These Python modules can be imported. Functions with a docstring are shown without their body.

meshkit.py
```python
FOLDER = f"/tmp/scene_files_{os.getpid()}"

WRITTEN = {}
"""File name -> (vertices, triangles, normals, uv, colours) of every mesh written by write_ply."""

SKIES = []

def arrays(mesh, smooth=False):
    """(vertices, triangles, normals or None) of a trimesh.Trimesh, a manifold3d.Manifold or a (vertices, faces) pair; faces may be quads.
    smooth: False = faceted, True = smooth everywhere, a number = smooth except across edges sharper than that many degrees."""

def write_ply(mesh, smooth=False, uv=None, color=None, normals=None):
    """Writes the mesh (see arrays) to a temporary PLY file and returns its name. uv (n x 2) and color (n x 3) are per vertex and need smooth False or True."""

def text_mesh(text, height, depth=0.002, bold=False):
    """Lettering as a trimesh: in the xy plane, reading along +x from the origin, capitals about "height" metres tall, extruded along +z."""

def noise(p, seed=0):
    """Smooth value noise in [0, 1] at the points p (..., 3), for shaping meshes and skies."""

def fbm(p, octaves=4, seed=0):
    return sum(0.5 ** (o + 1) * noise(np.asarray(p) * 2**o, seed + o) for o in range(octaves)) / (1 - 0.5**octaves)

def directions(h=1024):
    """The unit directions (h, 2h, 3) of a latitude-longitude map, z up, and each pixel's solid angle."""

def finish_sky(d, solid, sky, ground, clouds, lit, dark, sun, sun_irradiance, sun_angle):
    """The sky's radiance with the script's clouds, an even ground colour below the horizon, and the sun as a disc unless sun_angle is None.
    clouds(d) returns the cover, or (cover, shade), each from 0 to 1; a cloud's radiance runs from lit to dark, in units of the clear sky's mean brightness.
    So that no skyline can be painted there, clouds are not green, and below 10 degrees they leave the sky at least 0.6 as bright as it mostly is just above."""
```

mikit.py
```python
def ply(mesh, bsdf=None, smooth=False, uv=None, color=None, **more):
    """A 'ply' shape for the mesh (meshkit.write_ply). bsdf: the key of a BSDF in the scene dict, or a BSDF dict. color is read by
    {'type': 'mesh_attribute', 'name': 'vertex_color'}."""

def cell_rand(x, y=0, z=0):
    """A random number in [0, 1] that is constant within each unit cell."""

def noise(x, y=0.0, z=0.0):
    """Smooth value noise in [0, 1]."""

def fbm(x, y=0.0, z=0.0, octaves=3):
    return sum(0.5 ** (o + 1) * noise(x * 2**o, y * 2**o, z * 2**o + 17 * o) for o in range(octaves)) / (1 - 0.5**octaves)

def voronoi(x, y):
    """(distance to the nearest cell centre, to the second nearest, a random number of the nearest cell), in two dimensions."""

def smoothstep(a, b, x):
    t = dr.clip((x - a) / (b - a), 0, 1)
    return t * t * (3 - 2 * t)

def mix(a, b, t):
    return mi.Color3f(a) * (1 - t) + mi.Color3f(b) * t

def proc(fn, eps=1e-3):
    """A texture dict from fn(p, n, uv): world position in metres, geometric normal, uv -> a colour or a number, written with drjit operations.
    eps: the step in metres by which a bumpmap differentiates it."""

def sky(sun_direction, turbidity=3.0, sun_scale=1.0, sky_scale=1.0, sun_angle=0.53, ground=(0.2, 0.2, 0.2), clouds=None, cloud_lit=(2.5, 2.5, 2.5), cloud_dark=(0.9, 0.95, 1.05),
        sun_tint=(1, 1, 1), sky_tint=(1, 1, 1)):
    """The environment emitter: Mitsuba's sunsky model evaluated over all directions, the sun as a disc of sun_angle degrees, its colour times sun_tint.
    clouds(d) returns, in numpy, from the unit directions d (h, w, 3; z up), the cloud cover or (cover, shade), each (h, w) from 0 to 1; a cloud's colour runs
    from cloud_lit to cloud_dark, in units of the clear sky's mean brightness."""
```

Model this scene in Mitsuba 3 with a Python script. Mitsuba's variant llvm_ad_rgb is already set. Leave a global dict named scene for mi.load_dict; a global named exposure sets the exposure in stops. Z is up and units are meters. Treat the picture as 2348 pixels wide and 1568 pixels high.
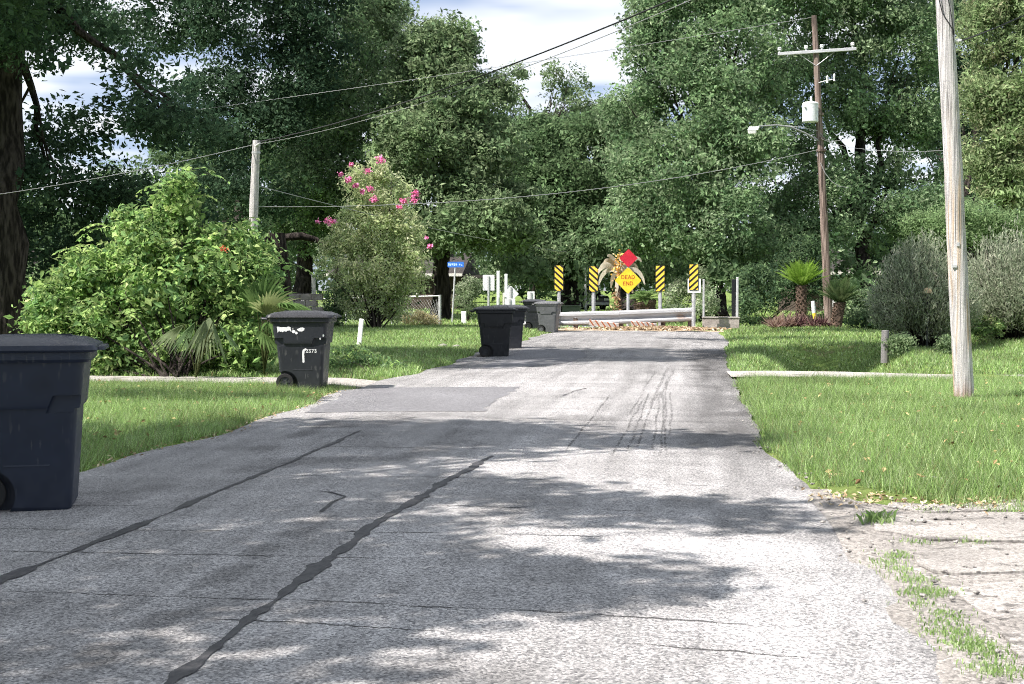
import math, numpy as np, trimesh, drjit as dr, mitsuba as mi, mikit, meshkit
import manifold3d as m3
from shapely.geometry import Polygon, LineString
from shapely import affinity
from mikit import noise, fbm, voronoi, smoothstep, mix, cell_rand, proc

scene, labels = {}, {}
T = mi.ScalarTransform4f

# ------------------------------------------------------------------ camera, sky, exposure
EYE = np.array([0.0, 0.0, 1.45])
YAW, PITCH = math.radians(7.555), math.radians(-2.16)       # to the left of the road's direction (+y), slightly down
FOC = 3200.0 / 2347.0                                       # focal length in picture widths
FW = np.array([-math.sin(YAW) * math.cos(PITCH), math.cos(YAW) * math.cos(PITCH), math.sin(PITCH)])
RT = np.array([math.cos(YAW), math.sin(YAW), 0.0])
UP = np.cross(RT, FW)
scene['camera'] = {'type': 'perspective', 'fov': math.degrees(2 * math.atan(0.5 / FOC)), 'fov_axis': 'x', 'near_clip': 0.1, 'far_clip': 3000.0,
                   'to_world': T().look_at(origin=EYE.tolist(), target=(EYE + FW).tolist(), up=[0, 0, 1])}
exposure = 1.8


def clouds(d):
    z = np.maximum(d[..., 2], 0.02)
    q = np.stack([d[..., 0] / z * 1.1 + 3.1, d[..., 1] / z * 0.8 + 0.4, z * 0], -1)
    f = meshkit.fbm(q, 5, 3)
    return np.clip((f - 0.30) * 3.0, 0.30, 0.88) , np.clip((f - 0.62) * 2.0, 0, 0.5)


scene['sky'] = mikit.sky([-0.60, -0.47, 0.92], turbidity=3, sun_scale=1.65, clouds=clouds, cloud_lit=(3.7, 3.8, 3.95), cloud_dark=(3.3, 3.45, 3.65), sun_tint=(1.03, 1.15, 1.42), sky_tint=(0.84, 0.92, 1.06))


# ------------------------------------------------------------------ helpers
def ray(u, v):
    """Direction through the point (u, v) of a 2347 x 1568 picture."""
    d = FW * 3200.0 + RT * (u - 1173.5) - UP * (v - 784.0)
    return d / np.linalg.norm(d)


def gp(u, v, z=0.0):
    d = ray(u, v)
    return EYE + d * ((z - EYE[2]) / d[2])


def at(u, v, y):
    d = ray(u, v)
    return EYE + d * (y / d[1])


def cat(parts):
    vs, fs, o = [], [], 0
    for v, f in parts:
        vs.append(np.asarray(v, float)); f = np.asarray(f, int)
        if f.shape[1] == 4:
            f = np.vstack([f[:, [0, 1, 2]], f[:, [0, 2, 3]]])
        fs.append(f + o); o += len(v)
    return np.vstack(vs), np.vstack(fs)


def man(m):
    if hasattr(m, 'to_mesh'):
        k = m.to_mesh()
        return np.array(k.vert_properties[:, :3], float), np.array(k.tri_verts, int)
    if isinstance(m, tuple):
        return np.asarray(m[0], float), np.asarray(m[1], int)
    return np.array(m.vertices, float), np.array(m.faces, int)


def rotz(a):
    c, s = math.cos(a), math.sin(a)
    return np.array([[c, -s, 0], [s, c, 0], [0, 0, 1.0]])


def roty(a):
    c, s = math.cos(a), math.sin(a)
    return np.array([[c, 0, s], [0, 1, 0], [-s, 0, c]])


def rotx(a):
    c, s = math.cos(a), math.sin(a)
    return np.array([[1, 0, 0], [0, c, -s], [0, s, c]])


def put(m, R=None, t=(0, 0, 0)):
    v, f = man(m)
    if R is not None:
        v = v @ np.asarray(R).T
    return v + np.asarray(t, float), f


def box(x0, x1, y0, y1, z0, z1, ch=0.0):
    if ch <= 0:
        v = np.array([[x, y, z] for x in (x0, x1) for y in (y0, y1) for z in (z0, z1)], float)
        f = np.array([[0, 1, 3], [0, 3, 2], [4, 6, 7], [4, 7, 5], [0, 4, 5], [0, 5, 1], [2, 3, 7], [2, 7, 6], [0, 2, 6], [0, 6, 4], [1, 5, 7], [1, 7, 3]])
        return v, f
    p = []
    for x, sx in ((x0, 1), (x1, -1)):
        for y, sy in ((y0, 1), (y1, -1)):
            for z, sz in ((z0, 1), (z1, -1)):
                p += [[x + sx * ch, y + sy * ch, z], [x + sx * ch, y, z + sz * ch], [x, y + sy * ch, z + sz * ch]]
    return man(m3.Manifold.hull_points(np.array(p)))


def rr(x0, x1, y0, y1, r, z, n=6):
    out = []
    for cx, cy, a0 in ((x1 - r, y1 - r, 0), (x0 + r, y1 - r, 90), (x0 + r, y0 + r, 180), (x1 - r, y0 + r, 270)):
        for k in range(n + 1):
            a = math.radians(a0 + 90 * k / n)
            out.append([cx + r * math.cos(a), cy + r * math.sin(a), z])
    return out


def hull(*rings):
    return m3.Manifold.hull_points(np.array(sum(rings, [])))


def prism(poly, depth):
    """Polygon in (x, z) extruded along y, centred."""
    v, f = man(trimesh.creation.extrude_polygon(poly, depth, engine='earcut'))
    return np.stack([v[:, 0], depth / 2 - v[:, 2], v[:, 1]], 1), f


def tube(pts, rad, sides=8, cap=True):
    p = np.asarray(pts, float); n = len(p)
    rad = np.broadcast_to(np.asarray(rad, float), (n,))
    t = np.gradient(p, axis=0); t /= np.linalg.norm(t, axis=1, keepdims=True) + 1e-12
    ref = np.array([0, 0, 1.0]) if abs(t[:, 2]).mean() < 0.8 else np.array([1.0, 0, 0])
    a = np.cross(t, ref); a /= np.linalg.norm(a, axis=1, keepdims=True) + 1e-12
    b = np.cross(t, a)
    ang = np.arange(sides) * 2 * math.pi / sides
    v = p[:, None] + rad[:, None, None] * (np.cos(ang)[None, :, None] * a[:, None] + np.sin(ang)[None, :, None] * b[:, None])
    i, j = np.meshgrid(np.arange(n - 1), np.arange(sides), indexing='ij')
    q = np.stack([i * sides + j, i * sides + (j + 1) % sides, (i + 1) * sides + (j + 1) % sides, (i + 1) * sides + j], -1).reshape(-1, 4)
    v = v.reshape(-1, 3); f = np.vstack([q[:, [0, 1, 2]], q[:, [0, 2, 3]]])
    if cap:
        k = len(v); v = np.vstack([v, p[:1], p[-1:]]); s = np.arange(sides)
        f = np.vstack([f, np.stack([s * 0 + k, (s + 1) % sides, s], 1), np.stack([s * 0 + k + 1, (n - 1) * sides + s, (n - 1) * sides + (s + 1) % sides], 1)])
    return v, f


def cyl(p0, p1, r, sides=16, r1=None):
    return tube([p0, p1], [r, r if r1 is None else r1], sides)


def lathe(profile, sides=20):
    """(r, z) profile round the z axis."""
    return man(trimesh.creation.revolve(np.array(profile, float), sections=sides))


def sag(p, q, d, n=24):
    t = np.linspace(0, 1, n)[:, None]
    return np.asarray(p) * (1 - t) + np.asarray(q) * t - np.array([0, 0, 1.0]) * (4 * d * t * (1 - t))


USED = {}


def key(name):
    k = USED.get(name, 0); USED[name] = k + 1
    return name if k == 0 else f'{name}_{k:03d}'


def thing(name, label, cat_, group=None, kind=None):
    k = key(name)
    labels[k] = {'label': label, 'category': cat_}
    if group: labels[k]['group'] = group
    if kind: labels[k]['kind'] = kind
    return k


def part(parent, name, mesh, bsdf, smooth=False, label=None, **kw):
    k = key(f'{parent}__{name}')
    scene[k] = mikit.ply(man(mesh) if not isinstance(mesh, tuple) else mesh, bsdf, smooth, **kw)
    if label: labels[k] = {'label': label}
    return k


def solo(name, label, cat_, mesh, bsdf, smooth=False, group=None, kind=None, **kw):
    k = thing(name, label, cat_, group, kind)
    scene[k] = mikit.ply(mesh, bsdf, smooth, **kw)
    return k


def struct(name, mesh, bsdf, smooth=False, label=None, **kw):
    k = key(name)
    scene[k] = mikit.ply(mesh, bsdf, smooth, **kw)
    labels[k] = {'kind': 'structure'}
    if label: labels[k]['label'] = label
    return k


def unit(a):
    return a / (np.linalg.norm(a, axis=-1, keepdims=True) + 1e-12)


def leaves(P, L, W, N, rng, fold=0.12, dirs=None):
    """Kite-shaped leaves at the points P with normals N, lengths L and widths W."""
    n = len(P)
    t = unit(np.cross(N, rng.normal(size=(n, 3)))) if dirs is None else unit(dirs)
    b = unit(np.cross(N, t))
    L = np.broadcast_to(L, (n,))[:, None]; W = np.broadcast_to(W, (n,))[:, None]
    v = np.empty((n, 4, 3))
    v[:, 0] = P - t * L * 0.5
    v[:, 1] = P + b * W * 0.5 - t * L * 0.08 + N * L * fold
    v[:, 2] = P + t * L * 0.5
    v[:, 3] = P - b * W * 0.5 - t * L * 0.08 + N * L * fold
    i = np.arange(n)[:, None] * 4
    f = np.concatenate([i + [0, 1, 2], i + [0, 2, 3]], 0)
    return v.reshape(-1, 3), f


def tint(palette, n, rng, k=4, var=0.25, group=None, boost=1.0):
    """One colour per leaf from the palette, repeated for its k corners; group: an index per leaf whose members share a tone."""
    pal = np.array(palette) * boost
    if group is not None:
        g = int(group.max()) + 1
        gc = pal[rng.integers(0, len(pal), g)] * (1 + var * rng.uniform(-1, 1, (g, 1)))
        c = gc[group]
        own = pal[rng.integers(0, len(pal), n)]
        c = 0.6 * c + 0.4 * own
    else:
        c = pal[rng.integers(0, len(pal), n)]
    c = c * (1 + var * rng.uniform(-1, 1, (n, 1)))
    return np.repeat(np.clip(c, 0.002, 0.95), k, axis=0)


# ------------------------------------------------------------------ materials
def leafy(name, trans=0.5, rough=0.5, eta=1.35):
    scene[name] = {'type': 'principledthin', 'base_color': {'type': 'mesh_attribute', 'name': 'vertex_color'}, 'roughness': rough, 'diff_trans': trans, 'spec_trans': 0.0, 'eta': eta}


leafy('leaf_bsdf', 1.0, 0.45)
leafy('grass_bsdf', 1.0, 0.42, 1.5)
scene['petal_bsdf'] = {'type': 'twosided', 'bsdf': {'type': 'diffuse', 'reflectance': {'type': 'mesh_attribute', 'name': 'vertex_color'}}}


def matte(name, rgb, rough=0.8, metallic=0.0, spec=0.5):
    scene[name] = {'type': 'twosided', 'bsdf': {'type': 'principled', 'base_color': {'type': 'rgb', 'value': list(rgb)}, 'roughness': rough, 'metallic': metallic, 'specular': spec}}


def painted(name, fn, rough=0.8, metallic=0.0, bump=None, scale=1.0, spec=0.5, eps=1e-3):
    b = {'type': 'principled', 'base_color': proc(fn), 'roughness': rough, 'metallic': metallic, 'specular': spec}
    if bump is not None:
        b = {'type': 'bumpmap', 'arbitrary': proc(bump, eps), 'scale': scale, 'bsdf': b}
    scene[name] = {'type': 'twosided', 'bsdf': b}


SKID = [(gp(1532, 842), gp(1490, 940)), (gp(1490, 900), gp(1432, 1052)), (gp(1500, 905), gp(1462, 1040)), (gp(1512, 915), gp(1495, 1056)), (gp(1522, 905), gp(1512, 1058)), (gp(1526, 870), gp(1524, 1055)),
        (gp(1545, 848), gp(1508, 925)), (gp(1478, 915), gp(1395, 1060)), (gp(1538, 900), gp(1536, 1010)), (gp(1505, 850), gp(1440, 960)), (gp(1400, 905), gp(1290, 1050))]


def road_fn(p, n, uv):
    x, y = p.x, p.y
    d1, d2, r = voronoi(x * 78, y * 78)
    fine = noise(x * 170, y * 170)
    grain = dr.clip(0.17 + 0.78 * r * (1.25 - 0.9 * d1) + 0.42 * (fine - 0.5), 0, 1)
    big = fbm(x * 0.9, y * 0.35, 3.0)
    mid = fbm(x * 5, y * 2.2, 7.0)
    tone = mix((0.078, 0.079, 0.085), (0.455, 0.448, 0.445), grain)
    tone = tone * (0.74 + 0.42 * big + 0.36 * (mid - 0.5))
    tone = tone * (1 - 0.10 * smoothstep(9.0, 14.0, y)) * (1 - 0.20 * smoothstep(20.0, 30.0, y + 4 * (mid - 0.5)))  # far part darkened: streaky tree shade painted into the tone
    streak = fbm(x * 7.0, y * 0.35, 11.0)
    cross = fbm(x * 0.6, y * 3.2, 13.0)
    tone = tone * (1 + 0.55 * (streak - 0.5) + 0.45 * (cross - 0.5))
    # lighter sunbleached crown towards the middle right, darker worn wheel tracks
    track = dr.exp(-dr.square((x + 0.9 + 0.25 * (noise(y * 0.3) - 0.5)) / 0.32)) + dr.exp(-dr.square((x + 3.4) / 0.35))
    tone = tone * (1 - 0.14 * track * smoothstep(0.3, 0.7, noise(x * 1.5, y * 0.4, 5)))
    # dark smooth old surface along the right edge
    edge = smoothstep(-0.30, 0.15, x + 0.30 * (fbm(y * 0.9, 3.3) - 0.5)) * smoothstep(11.2, 13.0, y) * (1 - smoothstep(30.0, 36.0, y))
    tone = mix(tone, tone * 0.36, edge * (0.6 + 0.4 * noise(x * 7, y * 1.5)))
    # transverse hairline cracks
    crack = mi.Float(0)
    for k, (y0, s, a, b) in enumerate(((5.55, -0.10, -2.9, 0.55), (6.02, -0.05, -3.4, 0.5), (7.15, 0.0, -4.6, -1.2), (7.95, 0.02, -4.4, -0.4), (9.0, 0.05, -4.7, -0.2), (10.3, 0.02, -3.5, 0.3), (12.1, -0.03, -4.8, -1.5),
                                        (15.2, 0.02, -4.5, 0.4), (16.8, 0.0, -2.0, 0.5), (18.4, 0.03, -3.0, 0.4), (22.0, 0.0, -4.6, 0.4), (25.0, 0.02, -4.6, 0.5), (29.0, 0.0, -4.6, 0.5))):
        c = y - y0 - s * x - 0.10 * (fbm(x * 1.7, 3.1 * k) - 0.5) - 0.02 * (noise(x * 22, k * 5.0) - 0.5)
        w = (0.010 + 0.0006 * y) * (0.4 + 1.2 * noise(x * 6, k * 9.0))
        crack = dr.maximum(crack, smoothstep(1.0, 0.4, dr.abs(c) / w) * smoothstep(0, 0.3, x - a) * smoothstep(0, 0.3, b - x) * smoothstep(0.25, 0.45, noise(x * 2.3, k * 3.0)))
    tone = tone * (1 - 0.72 * crack)
    # scrape marks in the right lane
    mark = mi.Float(0)
    for k, (a, b) in enumerate(SKID):
        e = b - a; L = float(np.hypot(e[0], e[1])); ex, ey = e[0] / L, e[1] / L
        along = ((x - a[0]) * ex + (y - a[1]) * ey) / L
        across = (x - a[0]) * ey - (y - a[1]) * ex + 0.03 * (noise(y * 1.4, k * 7.0) - 0.5)
        wd = 0.035 if k in (0, 6) else 0.016
        mark = dr.maximum(mark, smoothstep(1.0, 0.5, dr.abs(across) / wd) * smoothstep(0, 0.1, along) * smoothstep(0, 0.1, 1 - along) * smoothstep(0.25, 0.6, noise(x * 60, y * 16, k)))
    tone = tone * (1 - 0.58 * mark)
    # broad faint stripe of old spilt tar and smaller stains
    a, b = gp(150, 1568), gp(770, 1170)
    e = b - a; L = float(np.hypot(e[0], e[1])); ex, ey = e[0] / L, e[1] / L
    ac = (x - a[0]) * ey - (y - a[1]) * ex + 0.10 * (fbm(y * 2.5, 4.4) - 0.5)
    al = ((x - a[0]) * ex + (y - a[1]) * ey) / L
    tone = tone * (1 - 0.40 * smoothstep(0.16, 0.05, dr.abs(ac)) * smoothstep(1.0, 0.85, al) * smoothstep(-0.6, 0.0, al) * smoothstep(0.2, 0.55, fbm(x * 5, y * 5, 2)))
    st = smoothstep(0.66, 0.80, fbm(x * 1.3 + 9, y * 0.8 + 2))
    return tone * (1 - 0.30 * st)


def road_bump(p, n, uv):
    d1, d2, r = voronoi(p.x * 78, p.y * 78)
    return (0.5 - d1) * 0.6 + 0.4 * noise(p.x * 150, p.y * 150)


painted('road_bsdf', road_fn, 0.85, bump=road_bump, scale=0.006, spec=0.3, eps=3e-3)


def patch_fn(p, n, uv):
    g = noise(p.x * 90, p.y * 90) * 0.5 + noise(p.x * 35, p.y * 35) * 0.5
    return mix((0.075, 0.076, 0.082), (0.19, 0.19, 0.20), g) * (0.75 + 0.5 * fbm(p.x * 1.2, p.y * 0.6))


painted('patch_bsdf', patch_fn, 0.85, spec=0.3)
painted('sealant_bsdf', lambda p, n, uv: mix((0.016, 0.017, 0.022), (0.075, 0.075, 0.08), fbm(p.x * 40, p.y * 25)), 0.6)


def ground_fn(p, n, uv):
    a = fbm(p.x * 0.7, p.y * 0.7)
    b = fbm(p.x * 9, p.y * 9)
    g = mix((0.085, 0.135, 0.036), (0.160, 0.225, 0.065), b)
    g = mix(g, (0.085, 0.105, 0.035), smoothstep(0.5, 0.75, a) * 0.6)
    soil = smoothstep(0.68, 0.80, fbm(p.x * 2.3 + 5, p.y * 2.3)) * 0.7
    return mix(g, (0.16, 0.125, 0.085), soil * 0.6)


painted('ground_bsdf', ground_fn, 0.95, bump=lambda p, n, uv: fbm(p.x * 14, p.y * 14), scale=0.05, spec=0.1, eps=8e-3)


def gravel_fn(p, n, uv):
    d1, d2, r = voronoi(p.x * 55, p.y * 55)
    g = 0.6 * r + 0.4 * noise(p.x * 140, p.y * 140)
    c = mix((0.12, 0.114, 0.108), (0.45, 0.425, 0.40), g)
    return c * (0.6 + 0.6 * fbm(p.x * 1.6, p.y * 1.6))


painted('gravel_bsdf', gravel_fn, 0.9, bump=lambda p, n, uv: 0.5 - voronoi(p.x * 55, p.y * 55)[0], scale=0.012, spec=0.2, eps=3e-3)


def concrete_fn(p, n, uv):
    g = 0.5 * noise(p.x * 130, p.y * 130, p.z * 130) + 0.5 * fbm(p.x * 11, p.y * 11, p.z * 11)
    c = mix((0.20, 0.19, 0.175), (0.38, 0.365, 0.34), g)
    st = smoothstep(0.55, 0.8, fbm(p.x * 2.4, p.y * 2.4, p.z * 2.4))
    return c * (1 - 0.4 * st)


def slab_fn(p, n, uv):
    d1, d2, r = voronoi(p.x * 60, p.y * 60)
    g = 0.55 * r * (1.2 - 0.8 * d1) + 0.45 * noise(p.x * 140, p.y * 140)
    c = mix((0.15, 0.143, 0.136), (0.50, 0.475, 0.45), g)
    return c * (0.62 + 0.6 * fbm(p.x * 2.2, p.y * 3.2)) * (1 - 0.5 * smoothstep(0.6, 0.75, fbm(p.x * 6, p.y * 9)))


painted('slab_bsdf', slab_fn, 0.9, bump=lambda p, n, uv: 0.5 - voronoi(p.x * 60, p.y * 60)[0], scale=0.008, spec=0.2, eps=3e-3)
painted('concrete_bsdf', concrete_fn, 0.85, bump=lambda p, n, uv: fbm(p.x * 60, p.y * 60, p.z * 60), scale=0.008, spec=0.25, eps=2e-3)


def soil_fn(p, n, uv):
    return mix((0.11, 0.08, 0.055), (0.42, 0.35, 0.26), fbm(p.x * 8, p.y * 8)) * (0.7 + 0.5 * noise(p.x * 40, p.y * 40))


painted('soil_bsdf', soil_fn, 0.95, spec=0.1)


def bark_fn(p, n, uv):
    g = fbm(p.x * 14, p.y * 14, p.z * 2.2)
    return mix((0.014, 0.012, 0.011), (0.062, 0.053, 0.048), smoothstep(0.3, 0.75, g))


painted('bark_bsdf', bark_fn, 0.95, bump=lambda p, n, uv: fbm(p.x * 14, p.y * 14, p.z * 2.2), scale=0.08, spec=0.1, eps=6e-3)


def pole_fn(p, n, uv):
    g = fbm(p.x * 75, p.y * 75, p.z * 1.6)
    c = mix((0.33, 0.32, 0.325), (0.58, 0.565, 0.565), smoothstep(0.25, 0.75, g))
    warm = smoothstep(0.52, 0.72, fbm(p.x * 26, p.y * 26, p.z * 0.45 + 4)) * (1 - smoothstep(2.2, 4.2, p.z))
    c = mix(c, (0.46, 0.35, 0.24), warm * 0.85)
    red = (1 - smoothstep(0.0, 0.35, p.z + 0.25 * (noise(p.x * 40, p.y * 40) - 0.5)))
    c = mix(c, (0.27, 0.15, 0.10), red * 0.7)
    split = smoothstep(0.70, 0.78, noise(p.x * 120, p.y * 120, p.z * 0.8))
    return c * (1 - 0.5 * split)


painted('pole_wood_bsdf', pole_fn, 0.85, bump=lambda p, n, uv: fbm(p.x * 75, p.y * 75, p.z * 1.6), scale=0.012, spec=0.2, eps=2e-3)


def darkpole_fn(p, n, uv):
    g = fbm(p.x * 45, p.y * 45, p.z * 1.3)
    c = mix((0.10, 0.075, 0.065), (0.30, 0.235, 0.205), smoothstep(0.25, 0.75, g))
    return mix(c, c * 0.4, smoothstep(0.6, 0.72, noise(p.x * 30, p.y * 30, p.z * 1.1 + 7)))


painted('bollard_bsdf', lambda p, n, uv: mix((0.11, 0.105, 0.11), (0.26, 0.25, 0.255), fbm(p.x * 60, p.y * 60, p.z * 2.5)), 0.9)
painted('dark_pole_bsdf', darkpole_fn, 0.9, spec=0.2)


def plastic(name, rgb, scuff):
    rgb = np.array(rgb)

    def fn(p, n, uv):
        s = fbm(p.x * 6, p.y * 6, p.z * 6)
        sc = smoothstep(0.70, 0.86, noise(p.x * 60, p.y * 60, p.z * 9)) * smoothstep(0.4, 0.7, fbm(p.x * 4 + 3, p.y * 4, p.z * 4))
        c = mix((rgb * 0.75).tolist(), (rgb * 1.3).tolist(), s)
        c = mix(c, tuple((rgb * 0.5 + scuff).tolist()), sc * 0.75)
        dust_and_sky = dr.clip(n.z, 0, 1) * 0.5 + 0.35 * smoothstep(0.45, 0.0, p.z) * noise(p.x * 20, p.y * 20, p.z * 12)  # top faces paled: sky reflection put into the colour, with dust
        return mix(c, tuple((rgb * 0.7 + 0.055).tolist()), dr.clip(dust_and_sky * (0.4 + 0.8 * s), 0, 0.7))
    painted(name, fn, 0.42, spec=0.45, bump=lambda p, n, uv: noise(p.x * 230, p.y * 230, p.z * 230), scale=0.0006, eps=1e-3)


plastic('navy_plastic_bsdf', (0.013, 0.020, 0.040), 0.05)
plastic('charcoal_plastic_bsdf', (0.020, 0.022, 0.029), 0.07)
plastic('grey_plastic_bsdf', (0.095, 0.10, 0.108), 0.08)
plastic('black_plastic_bsdf', (0.010, 0.011, 0.015), 0.03)
matte('rubber_bsdf', (0.012, 0.012, 0.013), 0.75)
matte('white_paint_bsdf', (0.78, 0.79, 0.80), 0.6)
painted('galvanised_bsdf', lambda p, n, uv: mix((0.42, 0.43, 0.45), (0.66, 0.67, 0.69), fbm(p.x * 5, p.y * 5, p.z * 7)), 0.5, 0.35)
painted('rail_bsdf', lambda p, n, uv: mix(mix((0.28, 0.29, 0.31), (0.52, 0.53, 0.55), fbm(p.x * 2.5, p.y * 2.5, p.z * 9)), (0.25, 0.15, 0.09), smoothstep(0.62, 0.78, fbm(p.x * 1.7 + 3, p.z * 3, p.y)) * 0.6), 0.5, 0.15)
painted('sign_back_bsdf', lambda p, n, uv: mix((0.62, 0.65, 0.68), (0.80, 0.82, 0.85), fbm(p.x * 6, p.y * 6, p.z * 6)), 0.5, 0.1)
painted('yellow_sign_bsdf', lambda p, n, uv: mix((0.72, 0.47, 0.012), (0.84, 0.62, 0.05), fbm(p.x * 3, p.y * 3, p.z * 4)), 0.5)
painted('red_sign_bsdf', lambda p, n, uv: mix((0.42, 0.006, 0.022), (0.56, 0.02, 0.05), fbm(p.x * 4, p.y * 4, p.z * 5)), 0.5)
matte('dark_red_bsdf', (0.36, 0.06, 0.010), 0.6)
matte('blue_sign_bsdf', (0.035, 0.16, 0.62), 0.45)
matte('pale_blue_bsdf', (0.42, 0.62, 0.90), 0.5)
matte('yellow_paint_bsdf', (0.78, 0.56, 0.06), 0.6)
matte('wire_bsdf', (0.022, 0.022, 0.026), 0.6)
matte('bright_wire_bsdf', (0.30, 0.31, 0.32), 0.5, 0.2)
matte('porcelain_bsdf', (0.66, 0.67, 0.68), 0.25)
matte('glass_dark_bsdf', (0.012, 0.014, 0.018), 0.08)
matte('black_car_bsdf', (0.014, 0.015, 0.018), 0.2)
matte('white_car_bsdf', (0.74, 0.75, 0.76), 0.3)
matte('lamp_glass_bsdf', (0.82, 0.83, 0.82), 0.2)
matte('cream_bsdf', (0.62, 0.46, 0.28), 0.6)
matte('hole_bsdf', (0.012, 0.010, 0.009), 0.9)
matte('green_box_bsdf', (0.12, 0.16, 0.10), 0.6)
painted('roof_bsdf', lambda p, n, uv: mix((0.026, 0.024, 0.023), (0.06, 0.054, 0.05), noise(p.x * 9, p.y * 9, p.z * 20)), 0.9)
painted('house_wall_bsdf', lambda p, n, uv: mix((0.045, 0.034, 0.028), (0.085, 0.065, 0.052), noise(p.x * 6, p.y * 6, p.z * 14)), 0.9)
matte('trim_bsdf', (0.68, 0.67, 0.63), 0.6)


def block_fn(p, n, uv):
    return mix((0.24, 0.21, 0.20), (0.46, 0.42, 0.40), fbm(p.x * 5, p.y * 5, p.z * 7))


painted('block_bsdf', block_fn, 0.9, spec=0.2)


def stripes(sign):
    def fn(p, n, uv):
        s = uv.y * 3.0 + sign * uv.x + 0.15          # uv in units of the panel's width
        k = s * (1 / 0.70)
        on = smoothstep(-0.03, 0.03, dr.abs(k - dr.floor(k) - 0.5) - 0.22)
        rim = smoothstep(0.045, 0.065, dr.minimum(dr.minimum(uv.x, 1 - uv.x), dr.minimum(uv.y * 3, (1 - uv.y) * 3)))
        return mix((0.010, 0.010, 0.010), (0.84, 0.58, 0.07), on * rim)
    return fn


painted('stripe_down_right_bsdf', stripes(1.0), 0.5)
painted('stripe_down_left_bsdf', stripes(-1.0), 0.5)
painted('barricade_bsdf', lambda p, n, uv: mix((0.82, 0.80, 0.78), (0.62, 0.17, 0.07), smoothstep(0.70, 0.74, (uv.x * 5 + uv.y * 0.8) - dr.floor(uv.x * 5 + uv.y * 0.8))), 0.5)
painted('sago_trunk_bsdf', lambda p, n, uv: mix((0.035, 0.024, 0.018), (0.17, 0.115, 0.085), voronoi(p.x * 14 + p.y * 14, p.z * 16)[0]), 0.95)


# ------------------------------------------------------------------ terrain
def sst(a, b, x):
    t = np.clip((x - a) / (b - a), 0, 1)
    return t * t * (3 - 2 * t)


def road_left(y):
    return -4.86 + 0.10 * np.sin(y * 0.55) + 0.07 * np.sin(y * 1.9 + 1)


def road_right(y):
    w = 0.60 + 0.03 * np.sin(y * 0.8 + 2) + 0.015 * np.sin(y * 2.3)
    return w + 0.32 * (1 - sst(9.5, 13.5, y)) + 0.25 * sst(30, 40, y)


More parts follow.
